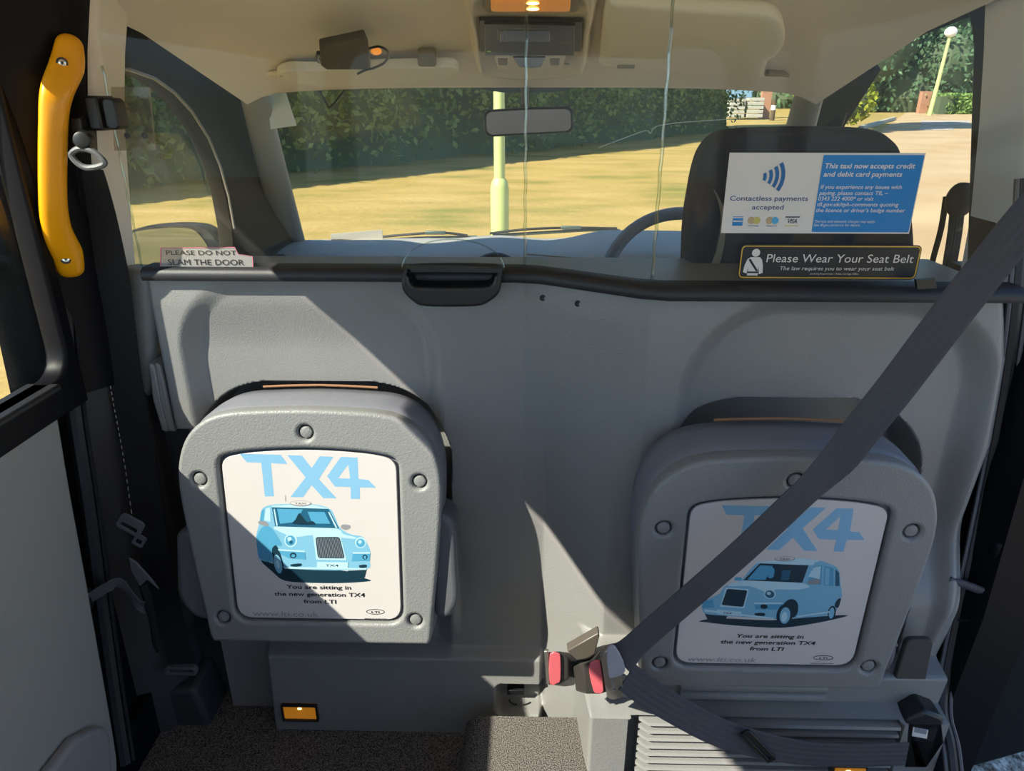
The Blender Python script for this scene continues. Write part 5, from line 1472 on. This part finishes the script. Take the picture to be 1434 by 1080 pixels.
def build_mirror():
    Y = 0.70
    c = P(741, 171, Y=Y)
    t = thing('rear_view_mirror', 'black framed rear-view mirror hanging at mid windscreen', 'mirror', c)
    px = [(682, 154), (740, 150), (796, 149), (803, 153), (804, 180), (798, 186), (740, 189), (684, 192), (678, 186), (677, 160)]
    q = [(p.x - c.x, p.z - c.z) for p in (P(x, y, Y=Y) for x, y in px)]
    o2 = smooth_corner(q[::-1], 0.010)
    n = Vector((0.05, -1, -0.02)).normalized(); u = Vector((0, 0, 1)).cross(n).normalized() * 1; u = Vector((1, 0.05, 0)).normalized(); v = Vector((0, -0.02, 1)).normalized()
    mb = MB(); mb.plate(o2, [], c + YA * 0.012, u, v, 0.022, 0.006, seg=3); mb.build('mirror_housing', M['black'], t)
    mb = MB(); mb.plate([(x * 0.935, y * 0.83) for x, y in o2], [], c - YA * 0.004, u, v, 0.002); mb.build('mirror_face', M['mirror_dark'], t, smooth=False)
    mb = MB(); a = P(735, 150, Y=Y); b = P(735, 122, Y=Y + 0.03); mb.tube([a + YA * 0.015, (a + b) / 2 + YA * 0.02, b + YA * 0.02, b + Vector((0, 0.05, 0.02))], [0.010, 0.009, 0.011, 0.012], 10); mb.build('mirror_stem', M['stem'], t)
M['mirror_dark'] = mat('mirror_face', '5e5558', 0.2, metal=1.0)
M['stem'] = mat('brown_stem', '6f6250', 0.4)
build_mirror()

def build_dash():
    t = thing('dashboard', 'blue grey dashboard with raised instrument hood under the windscreen', 'dashboard', (0, 1.1, 0.5))
    # top pad as a loft across the car
    rings = []
    for x in np.linspace(-0.80, 0.80, 66):
        hump = float(ss(0.06, 0.26, x) * (1 - ss(0.60, 0.72, x)))        # instrument hood
        mid = float(ss(-0.26, -0.10, x) * (1 - ss(-0.10, 0.06, x)))
        zt = 0.722 + 0.034 * hump + 0.010 * mid - 0.02 * abs(x) ** 3
        yb = 0.96 - 0.12 * hump - 0.02 * mid
        prof = [(1.40, zt - 0.035 - 0.034 * hump), (1.30, zt - 0.015 - 0.02 * hump), (1.18, zt), (1.08, zt + 0.002), (yb + 0.05, zt - 0.004), (yb + 0.012, zt - 0.016), (yb, zt - 0.04), (yb + 0.012, zt - 0.08), (yb + 0.05, zt - 0.14), (yb + 0.07, zt - 0.26)]
        rings.append([Vector((x, a, b)) for a, b in prof])
    mb = MB(); mb.loft(rings, closed=False, cap0=False, cap1=False); mb.build('dash_top', M['dash'], t, angle=180)
    mb = MB(); mb.box((0.42, 0.925, 0.655), (0.34, 0.03, 0.09)); mb.build('instrument_panel', M['black'], t, bevel=0.015)
    # pale trim line of the hood
    mb = MB(); pts = [P(x, y, Y=0.80) for x, y in ((738, 356), (800, 361), (850, 364), (882, 371), (900, 384))]
    mb.tube(smooth_pts(pts, 4, closed=False), 0.0018, 6); mb.build('trim_line', M['lip'], t)
    # dark round vent in front of the tray
    mb = MB(); c = P(694, 384, Y=0.86); mb.tube([c + Vector((0.06 * math.cos(a), 0, 0.05 * math.sin(a))) for a in np.linspace(0, 6.283, 29)[:-1]], 0.010, 8, closed=True); mb.disc(c + YA * 0.02, -YA, 0.055, 0.004); mb.build('air_vent', M['black'], t)
    # white sheet of paper standing at the foot of the screen
    mb = MB(); pl = [P(x, y, Y=1.24) for x, y in ((463, 328), (535, 322), (536, 336), (464, 344))]
    mb.prism(pl, (0, 0.003, 0.0)); tag(mb.build('paper_slip', M['papergrey'], org=pl[3]), 'pale paper slip standing on the dashboard against the windscreen foot', 'paper')
    mb = MB(); pl = [P(x, y, Y=0.78) for x, y in ((374, 132), (400, 130), (415, 176), (379, 181))]
    mb.prism(pl, (0, 0.002, 0)); tag(mb.build('licence_paper', M['paper'], org=pl[2]), 'white paper notice stuck in the top left corner of the windscreen', 'paper')
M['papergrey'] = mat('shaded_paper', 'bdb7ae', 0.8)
build_dash()

def build_wheel():
    c = Vector((0.385, 0.66, 0.70))
    t = thing('steering_wheel', 'grey steering wheel seen through the glass left of the driver seat', 'steering wheel', c)
    ax = Vector((0, -0.86, 0.50)).normalized(); u = XA; v = ax.cross(u).normalized()
    if v.z < 0: v = -v
    R = 0.195
    mb = MB(); mb.tube([c + (u * math.cos(a) + v * math.sin(a)) * R for a in np.linspace(0, 2 * math.pi, 65)[:-1]], 0.016, 12, closed=True); mb.build('rim', M['wheel'], t)
    mb = MB(); mb.ball(c - ax * 0.02, 0.07, sc=(1.1, 0.9, 0.8)); mb.build('hub', M['wheel'], t)
    for a in (200, 340, 270):
        a = math.radians(a); d = u * math.cos(a) + v * math.sin(a); mb = MB(); mb.tube([c + d * 0.05 - ax * 0.02, c + d * R * 0.7 - ax * 0.01, c + d * R], [0.016, 0.012, 0.012], 10, flat=0.6); mb.build('spoke', M['wheel'], t)
    # column shroud
    mb = MB(); mb.tube([c - ax * 0.03, c - ax * 0.28], [0.05, 0.07], 14); mb.build('column_shroud', M['dash'], t)
build_wheel()

def build_driver_seat():
    t = thing('driver_seat', 'dark fabric driver seat with wide rounded head restraint behind the stickers', 'driver seat', (0.47, 0.30, 0.3))
    Y = 0.22
    px = [(962, 470), (966, 330), (974, 270), (982, 232), (992, 208), (1010, 190), (1040, 182), (1110, 179), (1200, 179), (1236, 184), (1254, 194), (1266, 212), (1276, 260), (1284, 330), (1288, 470)]
    q = [P(x, y, Y=Y) for x, y in px]
    sm = smooth_pts([(p.x, p.z, 0) for p in q], 3, closed=False)
    mx = 0.47
    def ring(sc, y, dz=0): 
        return [Vector((mx + (p.x - mx) * sc, y, 0.7 + (p.y - 0.7) * (1 + (sc - 1) * 0.5) + dz)) for p in sm]
    mb = MB(); mb.loft([ring(0.93, Y - 0.004), ring(0.98, Y + 0.004), ring(1.0, Y + 0.025), ring(1.0, Y + 0.075), ring(0.96, Y + 0.10), ring(0.86, Y + 0.11)])
    mb.build('backrest', M['driver_fabric'], t, angle=70)
    mb = MB(); a = [P(x, y, Y=Y - 0.008) for x, y in ((1000, 265), (1010, 300), (1006, 340), (996, 372), (982, 392), (1000, 388), (1013, 350), (1016, 300))]
    mb.prism(smooth_pts(a, 3), (0, 0.008, 0)); mb.build('side_handle', M['lip'], t)
    mb = MB(); mb.box((0.47, 0.42, 0.42), (0.46, 0.44, 0.14)); mb.build('seat_cushion', M['driver_fabric'], t, bevel=0.04, seg=3)
    # driver's belt and reel on the right pillar
    t = thing('front_seat_belt', "driver's dark belt and guide hanging beside the right pillar", 'seat belt', P(1335, 300, Y=0.24))
    mb = MB(); sp = smooth_pts([P(x, y, Y=0.26) for x, y in ((1342, 270), (1338, 320), (1330, 370), (1322, 420))], 4, closed=False); mb.strap(sp, Vector((1, 0.2, 0)), 0.030); mb.build('webbing', M['webbing_black'], t)
    mb = MB(); sp = smooth_pts([P(x, y, Y=0.28) for x, y in ((1325, 275), (1318, 320), (1305, 370), (1300, 410))], 4, closed=False); mb.strap(sp, Vector((1, 0.2, 0)), 0.012); mb.build('pretensioner_strap', M['webbing_black'], t)
    mb = MB(); mb.ball(P(1345, 280, Y=0.25), 0.026, sc=(1, 0.6, 1.2)); mb.build('guide_cover', M['box'], t)
build_driver_seat()

def build_wipers():
    for lab, arm, blade in (('left wiper parked along the foot of the windscreen', [(442, 346), (500, 341), (580, 334), (668, 332)], [(446, 341), (520, 333), (610, 326), (655, 330)]),
                            ('right wiper parked along the foot of the windscreen before the driver', [(690, 330), (760, 326), (830, 322), (868, 323)], [(686, 327), (740, 321), (800, 319), (864, 320)])):
        Y = 1.36
        t = thing('wiper', lab, 'wiper', P(*arm[0], Y=Y), 'windscreen wipers')
        mb = MB(); mb.tube(smooth_pts([P(x, y, Y=Y) for x, y in arm], 5, closed=False), 0.0055, 8); mb.build('arm', M['wiper'], t)
        mb = MB(); mb.tube(smooth_pts([P(x, y, Y=Y - 0.01) for x, y in blade], 5, closed=False), 0.0045, 6); mb.build('blade', M['black'], t)
        mid = blade[2]; mb = MB(); mb.box(P(mid[0], mid[1], Y=Y - 0.012), (0.07, 0.012, 0.012)); mb.build('blade_clip', M['wiper'], t, bevel=0.003)
M['wiper'] = mat('grey_wiper_metal', '55605c', 0.4, metal=0.3)
build_wipers()

def build_door_mirror():
    Y = 0.86
    c = P(238, 348, Y=Y)
    t = thing('door_mirror', 'dark oval door mirror outside the left front window', 'door mirror', c)
    px = [(168, 345), (172, 330), (190, 321), (230, 315), (272, 315), (292, 322), (304, 335), (318, 346), (324, 366), (300, 380), (240, 392), (186, 392), (170, 372)]
    q = [P(x, y, Y=Y) for x, y in px]; sm = smooth_pts(q, 4); cc = sum(sm, Vector()) / len(sm)
    mb = MB(); mb.loft([[cc + (p - cc) * s + YA * d for p in sm] for s, d in ((0.97, -0.004), (1.0, 0.004), (1.0, 0.04), (0.9, 0.075), (0.65, 0.10))]); mb.build('mirror_shell', M['black'], t, angle=60)
    px = [(172, 346), (176, 332), (192, 324), (230, 319), (262, 319), (276, 324), (288, 338), (294, 352), (294, 378), (240, 388), (188, 388), (174, 370)]
    q = [P(x, y, Y=Y) for x, y in px]; sm = smooth_pts(q, 4)
    mb = MB(); mb.prism([p - YA * 0.006 + Vector((0, 0.0, 0)) for p in sm], (0, 0.004, 0)); mb.build('mirror_face', M['mirror_face2'], t, smooth=False)
    mb = MB(); a = P(312, 368, Y=Y + 0.03); mb.tube([a, P(345, 376, X=-0.765)], [0.03, 0.035], 10); mb.build('mirror_arm', M['black'], t)
M['mirror_face2'] = mat('door_mirror_face', 'a3abb3', 0.04, metal=1.0)
build_door_mirror()
# ================================================================ OUTSIDE
rng = np.random.default_rng(11)
def leaves(mb, pts, size, mi=0, droop=0.3):
    """diamond leaf sprays at the given points"""
    n = len(pts)
    a = rng.normal(size=(n, 3)); a /= np.linalg.norm(a, axis=1)[:, None]
    b = rng.normal(size=(n, 3)); b -= a * (a * b).sum(1)[:, None]; b /= np.linalg.norm(b, axis=1)[:, None]
    s = size * rng.uniform(0.6, 1.4, n)[:, None]
    nrm = np.cross(a, b)
    v = np.stack([pts - a * s, pts + b * s * 0.55 + nrm * s * 0.12, pts + a * s, pts - b * s * 0.55 + nrm * s * 0.12], 1).reshape(-1, 3)
    o = len(mb.v); mb.v += [tuple(q) for q in v.tolist()]; mb.f += [(o + 4 * i, o + 4 * i + 1, o + 4 * i + 2, o + 4 * i + 3) for i in range(n)]; mb.m += [mi] * n

def build_hedge():
    # tall hedge running obliquely from left-near to right-far
    a = G(150, 266); b = G(1000, 186)
    d = (b - a); d.z = 0; L = d.length - 8; d.normalize(); nrm = Vector((-d.y, d.x, 0))      # towards the far side
    a0 = a - d * 6; LT = L + 15.5
    mb = MB()
    # core masses
    nU, nV = 150, 14
    rows = []
    for i in range(nU + 1):
        s = i / nU * LT; row = []
        hh = 7.6 + 0.7 * math.sin(s * 0.55) + 0.5 * math.sin(s * 1.37 + 1) + 0.4 * math.sin(s * 2.9)
        for k in range(nV + 1):
            ph = math.pi * k / nV
            w = 1.5 + 0.25 * math.sin(s * 1.1 + k) + 0.15 * math.sin(s * 3.1 + 2 * k)
            off = -w * math.cos(ph); z = hh * math.sin(ph) ** 0.5
            p = a0 + d * s + nrm * (1.7 + off)
            row.append(Vector((p.x, p.y, ground_z(p.x, p.y) - 0.1 + z)))
        rows.append(row)
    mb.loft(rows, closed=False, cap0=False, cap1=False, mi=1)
    N = 190000
    s = LT * rng.random(N) ** 1.7; ph = math.pi * (rng.random(N) * 0.62)
    hh = 7.6 + 0.7 * np.sin(s * 0.55) + 0.5 * np.sin(s * 1.37 + 1) + 0.4 * np.sin(s * 2.9)
    clump = 0.35 * np.sin(s * 2.2 + 5 * np.sin(ph * 4)) * np.cos(ph * 9 + s) + rng.normal(0, 0.22, N)
    w = 1.95 + clump
    off = -w * np.cos(ph); z = hh * np.sin(ph) ** 0.5 + rng.normal(0, 0.15, N)
    px = a0.x + d.x * s + nrm.x * (1.7 + off); py = a0.y + d.y * s + nrm.y * (1.7 + off)
    gz = -0.38 + 0.016 * np.maximum(0, np.hypot(px, py) - 14)
    leaves(mb, np.stack([px, py, gz + np.maximum(z, 0.05)], 1), 0.095)
    o = mb.build('hedge', [M['leaf_hedge'], M['hedge_core']], org=a, smooth=False, fix=False)
    tag(o, 'tall dark leafy hedge running along the far edge of the lawn', 'hedge')
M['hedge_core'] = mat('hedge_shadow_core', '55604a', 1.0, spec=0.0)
build_hedge()

def build_tree(name, label, base, h, r, leafkey, n, size, group=None, low=0.25):
    t = thing(name, label, 'tree', base, group)
    mb = MB(); mb.tube([base, base + Vector((0.1, 0, h * 0.3)), base + Vector((0, 0.1, h * 0.7))], [0.05 * h ** 0.9 * 0.6, 0.03 * h ** 0.9 * 0.6, 0.05], 8); mb.build('trunk', M['bark'], t)
    mb = MB(); cs = []
    for k in range(26):
        a = rng.uniform(0, 6.283); q = rng.uniform(low, 0.95); rr = r * math.sqrt(max(0.05, 1 - ((q - 0.45) / 0.6) ** 2)) * rng.uniform(0.25, 0.8)
        cs.append((base.x + rr * math.cos(a), base.y + rr * math.sin(a), base.z + q * h, r * rng.uniform(0.28, 0.48)))
    for c in cs:
        m = n // len(cs); v = rng.normal(size=(m, 3)); v /= np.linalg.norm(v, axis=1)[:, None]
        pts = np.array(c[:3]) + v * c[3] * rng.uniform(0.75, 1.05, m)[:, None]
        pts[:, 2] = np.maximum(pts[:, 2], base.z + 0.2)
        leaves(mb, pts, size)
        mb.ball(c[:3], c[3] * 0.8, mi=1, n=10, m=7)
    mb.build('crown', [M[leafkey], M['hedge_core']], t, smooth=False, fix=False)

def at_dist(px, D):
    d = ray(px, 160); d = Vector((d.x, d.y, 0)).normalized()
    p = d * D + Vector((CAM_POS.x, CAM_POS.y, 0)); return Vector((p.x, p.y, ground_z(p.x, p.y)))

def build_trees():
    build_tree('tree', 'sunlit yellow-green tree at the left of the driver window view', at_dist(1168, 34), 10.0, 2.6, 'leaf_yellow', 14000, 0.11, low=0.1)
    build_tree('tree', 'broad blue-green tree behind the thin lamp post', at_dist(1262, 66), 16, 8.0, 'leaf_blue', 20000, 0.2, low=0.08)
    build_tree('tree', 'blue-green tree at the right edge of the driver window', at_dist(1352, 70), 17, 8.5, 'leaf_blue', 20000, 0.2, low=0.08)
    build_tree('tree', 'far blue-green tree between the stacked pallets and the yellow-green tree', at_dist(1120, 74), 15, 8.0, 'leaf_blue', 12000, 0.24, low=0.05)
    build_tree('tree', 'far tree rising behind the blue sheeting of the pallets', at_dist(1040, 78), 14, 8.0, 'leaf_hedge', 10000, 0.24, low=0.05)
    # low clipped hedge and brick pier by the lamp post
    a, b = at_dist(1306, 58), at_dist(1372, 58)
    mb = MB(); N = 5000; s = rng.random(N)[:, None]; pts = np.array(a) * (1 - s) + np.array(b) * s
    pts = pts + rng.normal(size=(N, 3)) * np.array([0.1, 0.35, 0]); pts[:, 2] += rng.random(N) * 1.25
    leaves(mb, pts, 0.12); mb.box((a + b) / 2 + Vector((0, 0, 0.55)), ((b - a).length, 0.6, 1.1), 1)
    tag(mb.build('clipped_hedge', [M['leaf_low'], M['hedge_core']], org=(a + b) / 2, smooth=False, fix=False), 'low bright green clipped hedge at the foot of the thin lamp post', 'hedge')
    p = at_dist(1291, 59); mb = MB(); mb.box(p + Vector((0, 0, 0.65)), (0.7, 0.4, 1.5)); mb.box(p + Vector((0.9, 0.1, 0.55)), (1.1, 0.25, 1.3))
    tag(mb.build('brick_pier', M['brick'], org=p, bevel=0.02), 'red brick pier left of the thin lamp post', 'brick pier')
build_trees()

def build_posts():
    # near post in front of the bonnet: thick sleeve below, slimmer shaft above
    D = 6.6; p = at_dist(699, D)
    t = thing('lamp_post', 'pale green lamp post with thick lower sleeve on the lawn ahead', 'lamp post', p)
    mb = MB(); r = 0.084; zt = P(698, 256, Y=p.y).z
    mb.tube([p, p + ZA * 0.2, Vector((p.x, p.y, zt - 0.04)), Vector((p.x, p.y, zt + 0.02)), Vector((p.x, p.y, zt + 0.05))], [r, r, r, r * 0.8, r * 0.5], 20); mb.build('sleeve', M['lamp_green'], t)
    mb = MB(); mb.tube([Vector((p.x, p.y, zt)), Vector((p.x, p.y, 5.2))], [0.050, 0.04], 16); mb.build('shaft', M['lamp_green'], t)
    q = at_dist(1302, 55)
    top = PP(1323, 50, q, (C_FWD.x, C_FWD.y, 0))
    top = Vector((q.x + 0.25, q.y, top.z))
    t = thing('lamp_post', 'thin yellow-green lamp post with white globe beyond the driver window', 'lamp post', q)
    mb = MB(); mb.tube([q, top], [0.14, 0.09], 12); mb.build('shaft', M['lamp_green'], t)
    mb = MB(); mb.ball(top + ZA * 0.2, 0.36, sc=(1, 1, 0.85)); mb.build('globe', M['globe'], t)
M['globe'] = mat('white_lamp_globe', 'e8e8e2', 0.4)
build_posts()

def build_yard():
    # stacked boards and blue sheeting far right of the lawn
    c = at_dist(1036, 46)
    t = thing('pallet_stack', 'grey stacked boards half covered by blue sheeting beyond the lawn', 'stack of boards', c)
    dx = Vector((C_RIGHT.x, C_RIGHT.y, 0)); k = 46 / F_PX * 1.0
    for i, (x0, x1, z0, z1) in enumerate(((-15, 3, 0.1, 1.15), (6, 26, 0.1, 1.2))):
        mb = MB()
        for j in range(5):
            zz = z0 + (z1 - z0) * (j + 0.5) / 5; mb.box(c + dx * ((x0 + x1) / 2 * k) + ZA * zz, ((x1 - x0) * k, 0.9, (z1 - z0) / 5 * 0.82))
        mb.build('board_pile', M['concrete'], t, bevel=0.02)
    mb = MB(); mb.box(c + dx * (-3 * k) + Vector((0, 0.5, 1.55)), (34 * k, 0.8, 0.8)); mb.build('sheeting', M['blue_sheet'], t, bevel=0.06)
    p = at_dist(1070, 48); mb = MB(); mb.box(p + ZA * 0.95, (0.55, 0.4, 2.0)); mb.box(p + ZA * 2.0, (0.65, 0.5, 0.12))
    tag(mb.build('brick_pier', M['brick'], org=p), 'brick pier right of the stacked boards beyond the lawn', 'brick pier')
    p = at_dist(1082, 45); mb = MB(); mb.tube([p, p + ZA * 1.1], 0.13, 10); mb.tube([p + ZA * 0.55, p + ZA * 0.8], 0.14, 10, mi=1)
    tag(mb.build('bollard', [M['bark'], M['white']], org=p), 'short dark bollard with white band beside the far brick pier', 'bollard')
build_yard()
